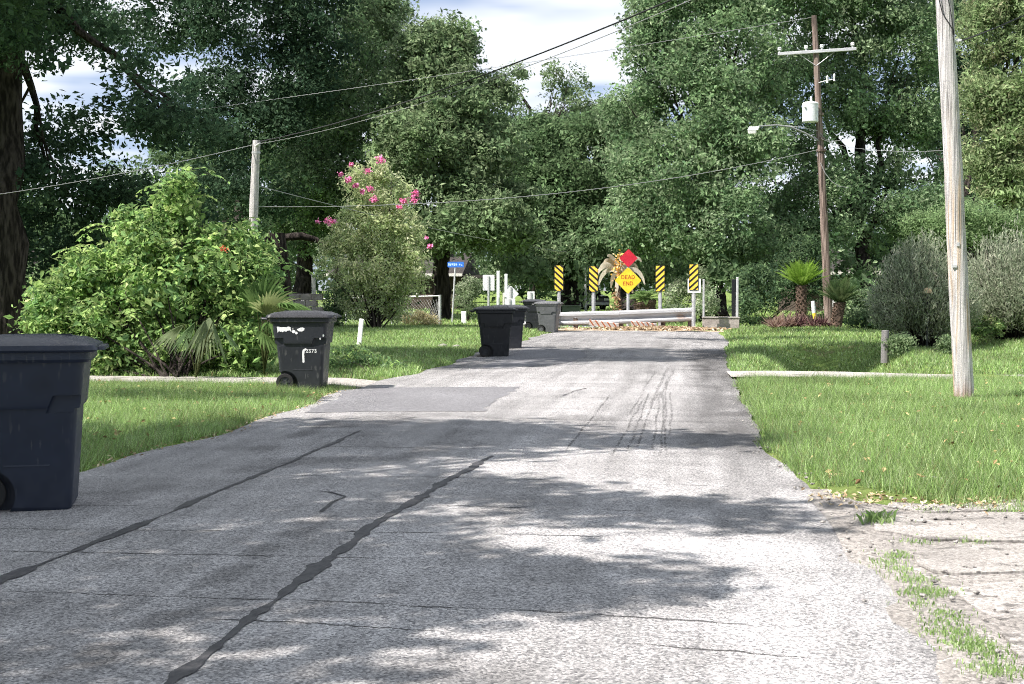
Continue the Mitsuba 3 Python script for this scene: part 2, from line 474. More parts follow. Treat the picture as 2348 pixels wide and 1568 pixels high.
DITCH0 = 24.3


def terrain(x, y):
    x = np.asarray(x, float); y = np.asarray(y, float)
    p = np.stack([x * 0.35, y * 0.35, x * 0], -1)
    z = 0.015 + 0.07 * (meshkit.fbm(p, 3, 5) - 0.5)
    z = z + 0.10 * sst(-5.6, -9.0, x) * sst(10, 20, y) * 0.3
    near = sst(-0.10, 0.35, road_left(y) - x) + sst(-0.10, 0.30, x - road_right(y))
    onroad = (y < 48.5)
    z = np.where(onroad, -0.045 + (z + 0.045) * np.clip(near, 0, 1), z)
    # apron beside the near right edge
    ap = (1 - sst(9.4, 10.2, y + 0.15 * np.sin(x * 5))) * sst(0.3, 0.8, x)
    z = z * (1 - ap) + (-0.03) * ap
    # ditch on the right
    xc = 2.35 + (y - 24.2) * 0.075
    prof = np.clip(1 - np.abs(x - xc) / 1.55, 0, 1)
    prof = 0.55 * prof + 0.45 * prof * prof * (3 - 2 * prof)
    z = z + 0.10 * np.exp(-((x - xc - 1.9) / 0.8) ** 2) * sst(24.3, 25.5, y) * (1 - sst(34.5, 38.0, y))
    z = z - 0.95 * prof * sst(DITCH0, DITCH0 + 0.25, y) * (1 - sst(34.5, 38.0, y))
    # low mound with the palms
    z = z + 0.28 * np.exp(-((x - 3.6) ** 2 / 5.0 + (y - 46.5) ** 2 / 14.0))
    # the far lawn on the right rises a little
    z = z + 0.45 * sst(5.0, 9.0, x) * sst(26, 40, y) * (1 - sst(70, 90, y))
    return z


def axis(segs):
    out = []
    for a, b, n in segs:
        out += list(np.linspace(a, b, n, endpoint=False))
    return np.array(out + [segs[-1][1]])


xs = axis([(-600, -80, 14), (-80, -14, 24), (-14, -6.2, 24), (-6.2, -4.2, 30), (-4.2, 0.0, 16), (0.0, 7.5, 60), (7.5, 20, 24), (20, 80, 30), (80, 600, 14)])
ys = axis([(-60, -2, 12), (-2, 9, 24), (9, 24, 50), (24, 25, 14), (25, 52, 70), (52, 110, 30), (110, 300, 20), (300, 1200, 10)])
X, Y = np.meshgrid(xs, ys, indexing='ij')
V = np.stack([X, Y, terrain(X, Y)], -1).reshape(-1, 3)
i, j = np.meshgrid(np.arange(len(xs) - 1), np.arange(len(ys) - 1), indexing='ij')
ny = len(ys)
Q = np.stack([i * ny + j, (i + 1) * ny + j, (i + 1) * ny + j + 1, i * ny + j + 1], -1).reshape(-1, 4)
struct('ground', (V, Q), 'ground_bsdf', True)


def sheet(x0f, x1f, y0, y1, ny_, nx_, z):
    yy = np.linspace(y0, y1, ny_)
    t = np.linspace(0, 1, nx_)
    a, b = x0f(yy), x1f(yy)
    xx = a[:, None] * (1 - t) + b[:, None] * t
    YY = np.repeat(yy[:, None], nx_, 1)
    v = np.stack([xx, YY, np.full_like(xx, 0) + z(xx, YY)], -1).reshape(-1, 3)
    i, j = np.meshgrid(np.arange(ny_ - 1), np.arange(nx_ - 1), indexing='ij')
    q = np.stack([i * nx_ + j, i * nx_ + j + 1, (i + 1) * nx_ + j + 1, (i + 1) * nx_ + j], -1).reshape(-1, 4)
    return v, q


def crown_z(x, y):
    return 0.0 + 0.035 * (1 - ((x + 2.1) / 2.9) ** 2) + 0.008 * np.sin(x * 1.3 + y * 0.4)


def jag(y, s):
    return 0.07 * (meshkit.fbm(np.stack([y * 2.6, y * 0 + s, y * 0], -1), 4, 2) - 0.5)


rng0 = np.random.default_rng(3)
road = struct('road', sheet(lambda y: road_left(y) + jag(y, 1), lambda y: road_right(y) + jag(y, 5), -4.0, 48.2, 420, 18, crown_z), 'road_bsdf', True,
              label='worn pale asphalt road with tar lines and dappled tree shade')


def ground_poly(pix, dz, seg=0.25, wob=0.03, seed=1, thick=None):
    """A polygon given by picture points, laid on the road's surface with slightly ragged edges."""
    pts = np.array([gp(u, v)[:2] for u, v in pix])
    out = []
    r = np.random.default_rng(seed)
    for a, b in zip(pts, np.roll(pts, -1, 0)):
        n = max(1, int(np.linalg.norm(b - a) / seg))
        for k in range(n):
            out.append(a + (b - a) * k / n + r.normal(0, wob, 2))
    poly = Polygon(out).buffer(0)
    if thick:
        v, f = man(trimesh.creation.extrude_polygon(poly, thick, engine='earcut'))
        return v + [0, 0, dz], f
    v, f = trimesh.creation.triangulate_polygon(poly, engine='earcut')
    tm = trimesh.Trimesh(np.column_stack([v, np.zeros(len(v))]), f, process=False)
    for _ in range(2):
        tm = tm.subdivide()
    v = np.array(tm.vertices)
    v[:, 2] = crown_z(v[:, 0], v[:, 1]) + dz
    f = np.array(tm.faces)
    nz = np.cross(v[f[:, 1]] - v[f[:, 0]], v[f[:, 2]] - v[f[:, 0]])[:, 2]
    f[nz < 0] = f[nz < 0][:, ::-1]
    return v, f


part(road, 'asphalt_patch', ground_poly([(775, 892), (1192, 891), (1140, 922), (1108, 951), (900, 950), (690, 949), (780, 915)], 0.004, seed=2), 'patch_bsdf', label='grey asphalt patch beside the second bin')
part(road, 'asphalt_patch', ground_poly([(1160, 822), (1210, 797), (1330, 806), (1345, 822), (1300, 838), (1150, 848), (1090, 846)], 0.004, seed=3), 'patch_bsdf', label='dark asphalt patch by the two dark bins, partly tree shade painted on')  # partly tree shade across the road, laid down as a dark sheet


def seal_strip(pix, w, seed):
    pts = np.array([gp(u, v)[:2] for u, v in pix])
    d = np.r_[0, np.cumsum(np.linalg.norm(np.diff(pts, axis=0), axis=1))]
    s = np.linspace(0, d[-1], max(8, int(d[-1] / 0.03)))
    c = np.stack([np.interp(s, d, pts[:, 0]), np.interp(s, d, pts[:, 1])], 1)
    t = unit(np.gradient(c, axis=0)); n = np.stack([-t[:, 1], t[:, 0]], 1)
    nz = meshkit.fbm(np.stack([s * 1.6, s * 0 + seed, s * 0], -1), 4, seed) - 0.5
    wv = w * (0.30 + 1.9 * meshkit.fbm(np.stack([s * 2.2, s * 0 + seed + 9, s * 0], -1), 4, seed + 1) ** 1.4)
    wv = wv * (0.55 + 0.9 * meshkit.noise(np.stack([s * 11.0, s * 0 + seed, s * 0], -1), seed + 2))
    wv = wv * np.clip((meshkit.noise(np.stack([s * 1.3, s * 0 + seed + 3, s * 0], -1), seed + 5) - 0.12) * 6, 0.4, 1)
    wv[0] *= 0.2; wv[-1] *= 0.2
    c = c + n * (nz * 0.07)[:, None]
    a, b = c + n * wv[:, None], c - n * wv[:, None]
    v = np.vstack([np.column_stack([a, crown_z(a[:, 0], a[:, 1]) + 0.005]), np.column_stack([b, crown_z(b[:, 0], b[:, 1]) + 0.005])])
    k = np.arange(len(s) - 1); m = len(s)
    return v, np.vstack([np.stack([k, k + 1, k + m], 1), np.stack([k + 1, k + 1 + m, k + m], 1)])[:, ::-1]


for pix, w, sd in (([(-60, 1368), (0, 1342), (170, 1275), (370, 1190), (545, 1115), (720, 1045), (822, 996)], 0.021, 3),
                   ([(340, 1630), (430, 1550), (560, 1450), (700, 1345), (830, 1235), (985, 1140), (1050, 1100), (1126, 1056)], 0.031, 6),
                   ([(720, 1137), (755, 1143), (788, 1152), (760, 1165), (735, 1188)], 0.011, 15),
                   ([(1292, 912), (1312, 902), (1342, 895)], 0.016, 21)):
    part(road, 'crack_seal', seal_strip(pix, w, sd), 'sealant_bsdf')

# broken concrete apron at the right
apron_v, apron_q = sheet(lambda y: road_right(y) - 0.12, lambda y: road_right(y) + 3.0, 0.5, 10.35, 60, 24,
                         lambda x, y: -0.006 + 0.02 * (meshkit.fbm(np.stack([x * 2.2, y * 2.2, x * 0], -1), 3, 8) - 0.5))
apron = struct('driveway_apron', (apron_v, apron_q), 'gravel_bsdf', True, label='crumbling gravel and concrete driveway apron at the right road edge')
for k, pix in enumerate(([(2060, 1132), (2250, 1122), (2420, 1126), (2420, 1168), (2110, 1172), (2030, 1160)], [(1990, 1186), (2120, 1178), (2420, 1174), (2420, 1242), (2130, 1236), (2010, 1216)],
                         [(2090, 1266), (2200, 1252), (2420, 1250), (2420, 1312), (2160, 1316), (2100, 1292)], [(2170, 1344), (2420, 1328), (2420, 1412), (2280, 1420)],
                         [(2290, 1448), (2420, 1434), (2420, 1540), (2340, 1520)])):
    part(apron, 'concrete_slab', ground_poly(pix, -0.006, 0.09, 0.012, 30 + k, thick=0.008 + 0.003 * (k % 3)), 'slab_bsdf')

rngg = np.random.default_rng(90)
ico = trimesh.creation.icosphere(1, 1.0)
iv, if_ = np.array(ico.vertices), np.array(ico.faces)
bits = []
for q in range(520):
    if q < 330:
        x_, y_ = rngg.uniform(0.75, 2.6), rngg.uniform(4.5, 10.0)
    else:
        y_ = rngg.uniform(9, 24); x_ = road_right(y_) + rngg.normal(0.02, 0.10)
    r_ = 0.004 + 0.011 * rngg.uniform() ** 2.5
    bits.append(((iv * rngg.uniform(0.6, 1.2, (len(iv), 1))) * [r_ * rngg.uniform(0.8, 1.5), r_, r_ * 0.7] + [x_, y_, 0.012], if_))
solo('loose_gravel', 'loose gravel scattered over the driveway apron and along the right road edge', 'gravel', cat(bits), 'slab_bsdf', True, None, 'stuff')

# thin concrete driveways crossing the verges
strip_v = sheet(lambda y: -22 + 0 * y, lambda y: road_left(y) + 0.0, 20.25, 21.75, 10, 60, lambda x, y: 0.035 - 0.05 * sst(-5.6, -4.9, x))
struct('driveway', strip_v, 'concrete_bsdf', True, label='pale concrete driveway strip in front of the vine mound')
strip_r = sheet(lambda y: road_right(y) - 0.1, lambda y: 14 + 0 * y, 22.7, 24.28, 8, 60, lambda x, y: 0.035 + 0.10 * sst(5.0, 9.0, x) + 0.02 * np.sin(x))
struct('driveway', strip_r, 'concrete_bsdf', True, label='pale concrete strip crossing the right verge beyond the near pole')
# soil where the road stops
soil_v = sheet(lambda y: -5.2 + 0 * y, lambda y: 2.6 + 0 * y, 47.6, 51.2, 24, 50, lambda x, y: 0.03 + 0.07 * np.exp(-((x + 1.4) ** 2 / 3.5 + (y - 49.4) ** 2 / 0.4)) + 0.08 * (meshkit.fbm(np.stack([x * 2, y * 2, x * 0], -1), 3, 4) - 0.4))
struct('soil', soil_v, 'soil_bsdf', True, label='bare sandy soil at the end of the road')


# ------------------------------------------------------------------ grass
GRASS = [(0.330, 0.480, 0.170), (0.270, 0.410, 0.135), (0.400, 0.530, 0.240), (0.480, 0.580, 0.330), (0.210, 0.340, 0.115)]


def blades(P, h, w, rng, bend=0.45, segs=2):
    n = len(P)
    a = rng.uniform(0, 2 * math.pi, n)
    side = np.stack([np.cos(a), np.sin(a), 0 * a], 1)
    b = rng.uniform(0, 2 * math.pi, n)
    lean = np.stack([np.cos(b), np.sin(b), 0 * b], 1) * (bend * rng.uniform(0.2, 1.3, n))[:, None]
    h = h[:, None]; w = np.broadcast_to(w, (n,))[:, None]
    z = np.array([0, 0, 1.0])
    base = P - z * 0.015
    mid = P + (z * 0.62 + lean * 0.35) * h
    tip = P + (z * 0.95 + lean) * h
    if segs == 1:
        v = np.stack([base - side * w, base + side * w, tip], 1)
        i = np.arange(n)[:, None] * 3
        return v.reshape(-1, 3), i + [0, 1, 2], 3
    v = np.stack([base - side * w, base + side * w, mid + side * w * 0.9, tip], 1)
    i = np.arange(n)[:, None] * 4
    return v.reshape(-1, 3), np.concatenate([i + [0, 1, 2], i + [0, 2, 3]], 0), 4


def lawn(name, label, regions, seed):
    """One stuff object: tufted grass blades over the regions (x range, y range, count, height, width, segs, keep)."""
    rng = np.random.default_rng(seed)
    vs, cs = [], []
    for x0, x1, y0, y1, n, h, w, segs, keep in regions:
        x = rng.uniform(x0, x1, n); y = rng.uniform(y0, y1, n)
        ok = keep(x, y)
        x, y = x[ok], y[ok]
        dens = meshkit.fbm(np.stack([x * 2.6, y * 2.6, x * 0], -1), 3, seed)
        ok = rng.uniform(0, 1, len(x)) < 0.35 + 1.1 * dens
        x, y, dens = x[ok], y[ok], dens[ok]
        P = np.stack([x, y, terrain(x, y)], 1)
        hh = h * (0.35 + 1.3 * dens) * rng.uniform(0.5, 1.5, len(x))
        v, f, k = blades(P, hh, 1.3 * w * rng.uniform(0.6, 1.4, len(x)), rng, 0.75, segs)
        big = meshkit.fbm(np.stack([x * 0.6, y * 0.6, x * 0], -1), 3, seed + 4)[:, None]
        c = tint(GRASS, len(x), rng, 1, 0.35) * (0.72 + 0.7 * big) * rng.uniform(0.45, 1.35, (len(x), 1))
        dry = rng.uniform(0, 1, (len(x), 1)) < 0.05
        c = np.where(dry, np.array([0.30, 0.26, 0.13]), c)
        vs.append((v, f)); cs.append(np.repeat(c, k, 0))
    v, f = cat(vs)
    solo(name, label, 'grass', (v, f), 'grass_bsdf', False, None, 'stuff', color=np.vstack(cs))


def right_of_road(x, y):
    e = road_right(y) + 0.20 * (meshkit.fbm(np.stack([y * 2.4, y * 0, y * 0], -1), 4, 7) - 0.42)
    return (x > e) & ~((y < 9.7 + 0.35 * np.sin(x * 2.1) + 0.5 * (x < 1.7) * (1.7 - x)) & (x > 0.3))


def left_of_road(x, y):
    e = road_left(y) - 0.30 * (meshkit.fbm(np.stack([y * 2.4, y * 0, y * 0 + 5], -1), 3, 9) - 0.35)
    return (x < e) & ~((y > 20.15) & (y < 21.75))


lawn('grass', 'bright mown grass with taller blades on the right verge around the near pole',
     [(0.4, 6.5, 9.2, 22.6, 42000, 0.135, 0.0027, 1, lambda x, y: right_of_road(x, y) & (x < 0.235 * y + 0.9)), (0.4, 6.5, 9.0, 22.75, 280000, 0.085, 0.0026, 1, lambda x, y: right_of_road(x, y) & (x < 0.235 * y + 0.9)), (0.4, 9.0, 24.3, 34, 60000, 0.07, 0.008, 1, right_of_road), (0.4, 12, 34, 47, 50000, 0.07, 0.012, 1, lambda x, y: right_of_road(x, y)),
      (5, 24, 20, 40, 40000, 0.07, 0.012, 1, lambda x, y: x > 0.20 * y + 0.3)], 11)
lawn('grass', 'shaded green grass on the left verge between the bins and the vine mound',
     [(-11.5, -4.6, 11.5, 20.2, 24000, 0.115, 0.0026, 1, lambda x, y: left_of_road(x, y) & (x > -0.54 * y - 1.0)), (-11.5, -4.6, 10.5, 20.25, 210000, 0.080, 0.0027, 1, lambda x, y: left_of_road(x, y) & (x > -0.54 * y - 1.0)), (-12, -4.6, 21.7, 34, 70000, 0.075, 0.008, 1, left_of_road), (-16, -4.6, 34, 52, 65000, 0.07, 0.012, 1, left_of_road)], 12)
lawn('grass', 'sunlit far lawns beyond the guardrail', [(-40, 40, 51, 75, 45000, 0.09, 0.022, 1, lambda x, y: x == x), (-40, 60, 75, 130, 35000, 0.10, 0.045, 1, lambda x, y: x == x)], 13)


def tuft(c, n, r, h, w, seed, pal=GRASS):
    rng = np.random.default_rng(seed)
    P = np.column_stack([c[0] + rng.normal(0, r, n), c[1] + rng.normal(0, r, n), np.full(n, c[2])])
    v, f, k = blades(P, h * rng.uniform(0.5, 1.3, n), w, rng, 0.9, 2)
    return (v, f), tint(pal, n, rng, k, 0.3)


vs, cs = [], []
rngt = np.random.default_rng(41)
for u, v_ in [(2035 + 250 * t + rngt.normal(0, 22), 1272 + 265 * t + rngt.normal(0, 12)) for t in np.linspace(0, 1, 44) if rngt.uniform() < 0.75] + [(2150, 1150), (2190, 1152), (2300, 1170), (2130, 1168), (2230, 1238), (2100, 1240)]:
    m, c = tuft(gp(u, v_, 0.0), 80, 0.055, 0.013, 0.0026, int(u * 7 + v_))
    vs.append(m); cs.append(c)
solo('grass', 'low grass growing along the joint of the driveway apron', 'grass', cat(vs), 'grass_bsdf', False, None, 'stuff', color=np.vstack(cs))
m, c = tuft(gp(2012, 1196), 90, 0.06, 0.065, 0.0035, 77)
solo('weed', 'small leafy weed in a crack at the driveway edge', 'weed', m, 'grass_bsdf', color=c)


# ------------------------------------------------------------------ trees and shrubs
def lobe(u, v, ru, rv, y, depth):
    s = y / 3200.0
    return at(u, v, y), np.array([ru * s, depth, rv * s])


def crown(lobes, n, leaf, rng, palette, clump=0.55, per=50, holes=(), aspect=0.5, var=0.5, shell=(0.62, 1.05), droop=0.0, sub=True):
    """Leaf clumps spread through the outer shell of the lobes."""
    area = np.array([r[0] * r[1] + r[1] * r[2] + r[0] * r[2] for _, r in lobes])
    nc = n // per
    which = rng.choice(len(lobes), nc, p=area / area.sum())
    C = np.array([c for c, _ in lobes])[which]; R = np.array([r for _, r in lobes])[which]
    nsub = 15
    sd = unit(rng.normal(size=(len(lobes), nsub, 3)) + np.array([0, 0, 0.25]))
    sr = rng.uniform(0.18, 0.44, (len(lobes), nsub)) * (1.0 if sub else 0.0)
    pick = rng.integers(0, nsub, nc)
    d0 = sd[which, pick]; q = sr[which, pick]
    d1 = unit(rng.normal(size=(nc, 3)) + d0 * 0.45)
    rad = (shell[0] + (shell[1] - shell[0]) * rng.uniform(0, 1, nc) ** 0.55)
    bump = 0.85 + 0.30 * meshkit.fbm(d1 * 2.3 + which[:, None] * 7.7, 3, 5)
    if sub:
        ctr = C + R * (d0 * (0.98 - q)[:, None] * 0.92 + d1 * (q * rad * bump)[:, None] * 1.15)
        fill = rng.uniform(0, 1, nc) < 0.24
        d = np.where(fill[:, None], unit(rng.normal(size=(nc, 3))), d1)
        ctr = np.where(fill[:, None], C + d * R * (rad * 0.86)[:, None], ctr)
    else:
        d = unit(rng.normal(size=(nc, 3)))
        ctr = C + d * R * (rad * bump)[:, None]
    keep = np.ones(nc, bool)
    for hc, hr in holes:
        keep &= (((ctr - hc) / hr) ** 2).sum(1) > rng.uniform(0.4, 1.3, nc)
    ctr, d, R = ctr[keep], d[keep], R[keep]
    out = unit(d / R)
    nc = len(ctr)
    g = np.repeat(np.arange(nc), per)
    size = clump * rng.uniform(0.55, 1.5, nc)
    off = unit(rng.normal(size=(nc * per, 3))) * (rng.uniform(0, 1, nc * per) ** 0.42 * size[g] * 1.1)[:, None] * np.array([1, 1, 0.72])
    off[:, 2] -= droop * (off[:, 0] ** 2 + off[:, 1] ** 2)
    P = ctr[g] + off
    cn = unit(out * 0.55 + np.array([0, 0, 0.35]) + rng.normal(size=(nc, 3)) * 0.45)
    N = unit(cn[g] + rng.normal(size=(len(P), 3)) * 0.48)
    L = leaf * rng.uniform(0.5, 1.5, len(P)) * rng.uniform(0.75, 1.25, nc)[g]
    v, f = leaves(P, L, L * aspect * rng.uniform(0.7, 1.3, len(P)), N, rng)
    return (v, f), tint(palette, len(P), rng, 4, var, g, 2.4)


def wiggle(p, q, n, a, rng):
    t = np.linspace(0, 1, n)[:, None]
    c = np.asarray(p) * (1 - t) + np.asarray(q) * t
    w = np.cumsum(rng.normal(0, a, (n, 3)), 0)
    w -= w[:1] * (1 - t) + w[-1:] * t
    return c + w


def tree(name, label, base, top, r, lobes, n, leaf, palette, seed, group=None, cat_='tree', bark='bark_bsdf', stems=1, limb_r=0.35, limbs=None, **kw):
    rng = np.random.default_rng(seed)
    k = thing(name, label, cat_, group)
    base, top = np.asarray(base, float), np.asarray(top, float)
    base[2] = terrain(base[0], base[1]) - 0.1
    wood = []
    trunk = wiggle(base, top, 12, r * 0.25, rng)
    rad = np.linspace(1.0, 0.55, 12) * r; rad[0] *= 1.35; rad[1] *= 1.12
    wood.append(tube(trunk, rad, 12))
    part(k, 'trunk', cat(wood), bark, 40)
    lm = []
    for c, R in (lobes if limbs is None else [lobes[q] for q in limbs]):
        s = trunk[int(rng.integers(6, 12))]
        e = c + (s - c) * 0.15
        q = wiggle(s, e, 9, 0.06 * np.linalg.norm(e - s) / 3, rng)
        lm.append(tube(q, np.linspace(limb_r * r * 1.3, limb_r * r * 0.25, 9), 7))
        for _ in range(3):
            e2 = c + unit(rng.normal(size=3)) * R * 0.8
            lm.append(tube(wiggle(q[int(rng.integers(4, 8))], e2, 6, 0.08, rng), np.linspace(limb_r * r * 0.35, limb_r * r * 0.08, 6), 5))
    part(k, 'branches', cat(lm), bark, 40)
    m, c = crown(lobes, n, leaf, rng, palette, **kw)
    part(k, 'crown', m, 'leaf_bsdf', False, color=c)
    return k


OAK = [(0.046, 0.078, 0.036), (0.062, 0.098, 0.046), (0.080, 0.114, 0.058), (0.050, 0.078, 0.040)]
DARK = [(0.022, 0.042, 0.026), (0.030, 0.052, 0.030), (0.038, 0.060, 0.036)]
MID = [(0.082, 0.118, 0.060), (0.105, 0.145, 0.076), (0.060, 0.092, 0.050), (0.130, 0.160, 0.096)]
GREEN = [(0.080, 0.126, 0.062), (0.108, 0.156, 0.080), (0.052, 0.088, 0.046), (0.145, 0.182, 0.115)]
LIGHT = [(0.120, 0.165, 0.080), (0.145, 0.185, 0.100), (0.100, 0.130, 0.070), (0.150, 0.150, 0.095)]

# left: the great oak behind the vine mound
Yo = 42.0
oak_lobes = [lobe(60, 20, 220, 90, Yo, 4.5), lobe(330, 50, 200, 75, Yo + 24, 3.5), lobe(560, 60, 170, 110, Yo + 22, 4.0), lobe(715, 90, 105, 120, Yo + 22, 3.0), lobe(640, 200, 170, 80, Yo + 22, 3.5), lobe(500, 225, 120, 55, Yo + 20, 2.5), lobe(330, 240, 90, 40, Yo + 4, 2.0), lobe(560, 290, 150, 60, Yo + 20, 3.5),
             lobe(170, 300, 90, 60, Yo + 2, 3.0), lobe(420, 300, 100, 50, Yo + 2, 3), lobe(120, 440, 180, 90, Yo + 1, 3.5), lobe(330, 480, 170, 80, Yo + 3, 3.5), lobe(550, 440, 150, 90, Yo + 20, 3.5), lobe(60, 590, 150, 70, Yo + 2, 3.0),
             lobe(280, 600, 170, 70, Yo + 4, 3.0), lobe(60, -140, 330, 130, Yo, 6), lobe(480, -140, 360, 130, Yo + 22, 5), lobe(-150, -60, 200, 160, Yo - 6, 4), lobe(-60, 60, 120, 60, Yo - 5, 2), lobe(700, -60, 190, 90, Yo + 22, 4)]
oak_lobes += [(np.array(c), np.array(q)) for c, q in (([-26.0, 38.5, 10.5], [4.0, 3.5, 2.5]), ([-27.0, 37.5, 14.0], [4.5, 4.0, 3.0]), ([-26.0, 39.0, 7.0], [3.0, 2.5, 2.0]), ([-25.5, 40.0, 16.0], [4.0, 3.5, 2.5]))]  # unseen crown lobes added left of view to keep the trunk in shade
b = gp(8, 772)
tree('oak_tree', 'huge dark spreading oak behind the vine mound, its thick trunk at the far left', b, at(48, -60, b[1]), 0.62, oak_lobes + [lobe(40, 110, 90, 60, Yo - 3, 1.5), lobe(330, 150, 70, 40, Yo - 1, 1.5)], 160000, 0.205, DARK, 21, limb_r=0.24, limbs=[9, 10],
     clump=0.75)
# left: a neighbour whose crown hangs in from outside the picture and shades the road
over = [((-3.2, 27.5, 11.5), (2.2, 2.0, 0.9)), ((-3.0, 31.0, 11.5), (2.4, 1.8, 0.9)), ((-6.0, 35.0, 11.2), (2.4, 0.7, 0.5)), ((-4.0, 38.0, 12.0), (2.2, 0.5, 0.4)), ((-3.6, 29.0, 10.8), (2.4, 2.4, 1.1)), ((-4.6, 27.4, 10.8), (2.4, 2.0, 1.1)), ((-2.6, 27.5, 11.0), (2.2, 2.4, 0.8)), ((-9.5, 24.5, 8.3), (3.8, 4.0, 1.5)), ((-7.2, 26.5, 8.9), (2.6, 3.0, 1.2)), ((-15.0, 24.8, 9.5), (4.0, 3.0, 2.0)), ((-15.5, 24.5, 8.0), (4.0, 3.0, 2.5)), ((-11.0, 25.6, 9.6), (3.5, 2.2, 1.6)), ((-18.5, 25, 9), (3.5, 3.0, 2.5))]
over = [(np.array(c), np.array(r)) for c, r in over]
tree('oak_tree', 'dark oak limb of leaves hanging in at the top left above the vine mound', (-19.0, 27.0, 0), (-18.0, 27.2, 7.0), 0.5, over, 84000, 0.19, DARK, 22, clump=0.6, limb_r=0.13, limbs=[6, 10, 11])
# trees outside the picture on the left: only their shade is seen
rngr = np.random.default_rng(19)
rows = [((-8.0 + rngr.uniform(-0.5, 0.5), y, 7.5 + rngr.uniform(-0.3, 0.3)), (rngr.uniform(1.5, 2.7), rngr.uniform(0.28, 0.50), 0.45)) for y in np.arange(0.5, 10.9, 0.92)]
for k, (lbs, bx, n) in enumerate(((rows + [((-9.7, 7.5, 7.9), (1.9, 2.0, 1.3)), ((-10.5, 2.0, 8.0), (2.2, 2.6, 1.6)), ((-9.6, 4.6, 7.9), (1.8, 1.6, 1.2)), ((-5.5, 5.2, 7.5), (1.3, 0.45, 0.4)), ((-6.0, 10.0, 7.4), (1.5, 0.5, 0.45)),
                                          ((-5.9, 3.0, 7.2), (1.3, 0.45, 0.4)), ((-4.7, 9.6, 7.3), (1.1, 0.28, 0.3))], (-11.5, 3.0), 54000),
                                  ([((-9.5, -5.5, 8.0), (2.6, 2.6, 1.6)), ((-12.0, -4.0, 9.0), (3.5, 3.5, 2.0)), ((-8.2, -2.6, 7.4), (1.6, 1.2, 0.7))], (-12.5, -5.0), 15000),
                                  ([((-12.0, 13.6, 8.0), (2.6, 0.5, 0.5)), ((-11.6, 9.4, 8.0), (2.2, 0.45, 0.5)), ((-16.5, 9.5, 8.6), (3.0, 3.0, 1.8)), ((-17.0, 14.5, 7.6), (2.6, 2.0, 1.2))], (-16.5, 11.0), 11000))):
    tree('shade_tree', ('oak outside the left of the picture beside the navy bin', 'oak outside the left of the picture behind the camera', 'oak outside the left of the picture between the first two bins')[k], (*bx, 0), (bx[0] + 0.6, bx[1], 6.3), 0.32, [(np.array(c), np.array(r)) for c, r in lbs], n, 0.19, OAK, 60 + k,
         group='oaks outside the picture on the left', clump=0.5)

for k, (lbs, bx, lab) in enumerate((([((-17.0, -4.0, 10.0), (4.5, 5.0, 4.0)), ((-21.5, 4.0, 11.5), (4.5, 5.0, 4.5))], (-19.5, 0.5), 'tall unseen tree added on the left beyond the nearest oak to block sky light'),
                                    ([((-5.0, -15.0, 9.0), (5.0, 4.0, 4.0)), ((1.0, -16.0, 10.0), (5.0, 4.0, 4.5))], (-3.5, -16.5), 'unseen tree added behind the camera on the left of the road to block sky light'),
                                    ([((9.0, -11.0, 8.5), (4.5, 4.5, 4.0)), ((12.0, -6.0, 9.0), (4.0, 4.0, 4.0))], (11.0, -9.5), 'unseen tree added behind the camera on the right of the road to block sky light'),
                                    ([((13.5, 5.0, 7.5), (3.5, 4.5, 4.0)), ((15.5, 11.0, 8.0), (4.0, 4.0, 4.0))], (15.0, 8.0), 'unseen tree added outside the right verge to block sky light'))):
    tree('shade_tree', lab, (*bx, 0), (bx[0], bx[1], 7.0), 0.35, [(np.array(c), np.array(r)) for c, r in lbs], 11000, 0.34, OAK, 80 + k, clump=0.7)  # unseen trees added to cut sky light and deepen the road shade
# centre left pair
tree('oak_tree', 'tall grey-green oak behind the pink flowering shrub', gp(690, 727), at(700, 430, 72), 0.55,
     [lobe(800, 130, 130, 110, 71, 3.2), lobe(720, 270, 120, 110, 71, 3.2), lobe(860, 270, 130, 110, 69, 3.2), lobe(750, 420, 150, 100, 69, 3.2), lobe(880, 420, 130, 100, 68, 3.0), lobe(850, 60, 90, 90, 73, 3.0), lobe(700, 520, 110, 60, 71, 3)],
     74000, 0.215, GREEN, 23, clump=0.7, holes=[lobe(760, 90, 40, 50, 69, 6)])
tree('spired_tree', 'dark green tree with pointed spires at the left edge of the sky gap', gp(1010, 733), at(1020, 350, 66), 0.45,
     [lobe(1035, 95, 22, 55, 66, 0.9), lobe(1062, 130, 30, 80, 66, 1.2), lobe(1000, 120, 55, 70, 66, 1.8), lobe(950, 160, 70, 90, 65, 2.2), lobe(1040, 220, 95, 95, 65, 2.8), lobe(1120, 250, 60, 80, 66, 2.2), lobe(980, 340, 140, 100, 64, 3.0),
      lobe(1110, 370, 110, 90, 65, 3.0), lobe(1000, 490, 150, 100, 63, 3.0), lobe(1140, 500, 110, 90, 64, 3), lobe(890, 40, 50, 50, 66, 1.5)], 78000, 0.215, MID, 24, clump=0.6)
tree('sparse_tree', 'thin open-crowned tree against the sky in the middle gap', gp(1225, 714), at(1215, 250, 91), 0.20,
     [lobe(1175, 190, 40, 45, 91, 1.6), lobe(1165, 240, 50, 40, 91, 1.8), lobe(1285, 215, 45, 40, 91, 1.6), lobe(1325, 190, 35, 40, 91, 1.4), lobe(1330, 235, 40, 25, 91, 1.4), lobe(1215, 290, 70, 45, 91, 2.0), lobe(1270, 180, 25, 30, 91, 1)], 4200, 0.22, MID, 25, clump=0.6,
     limb_r=0.5)
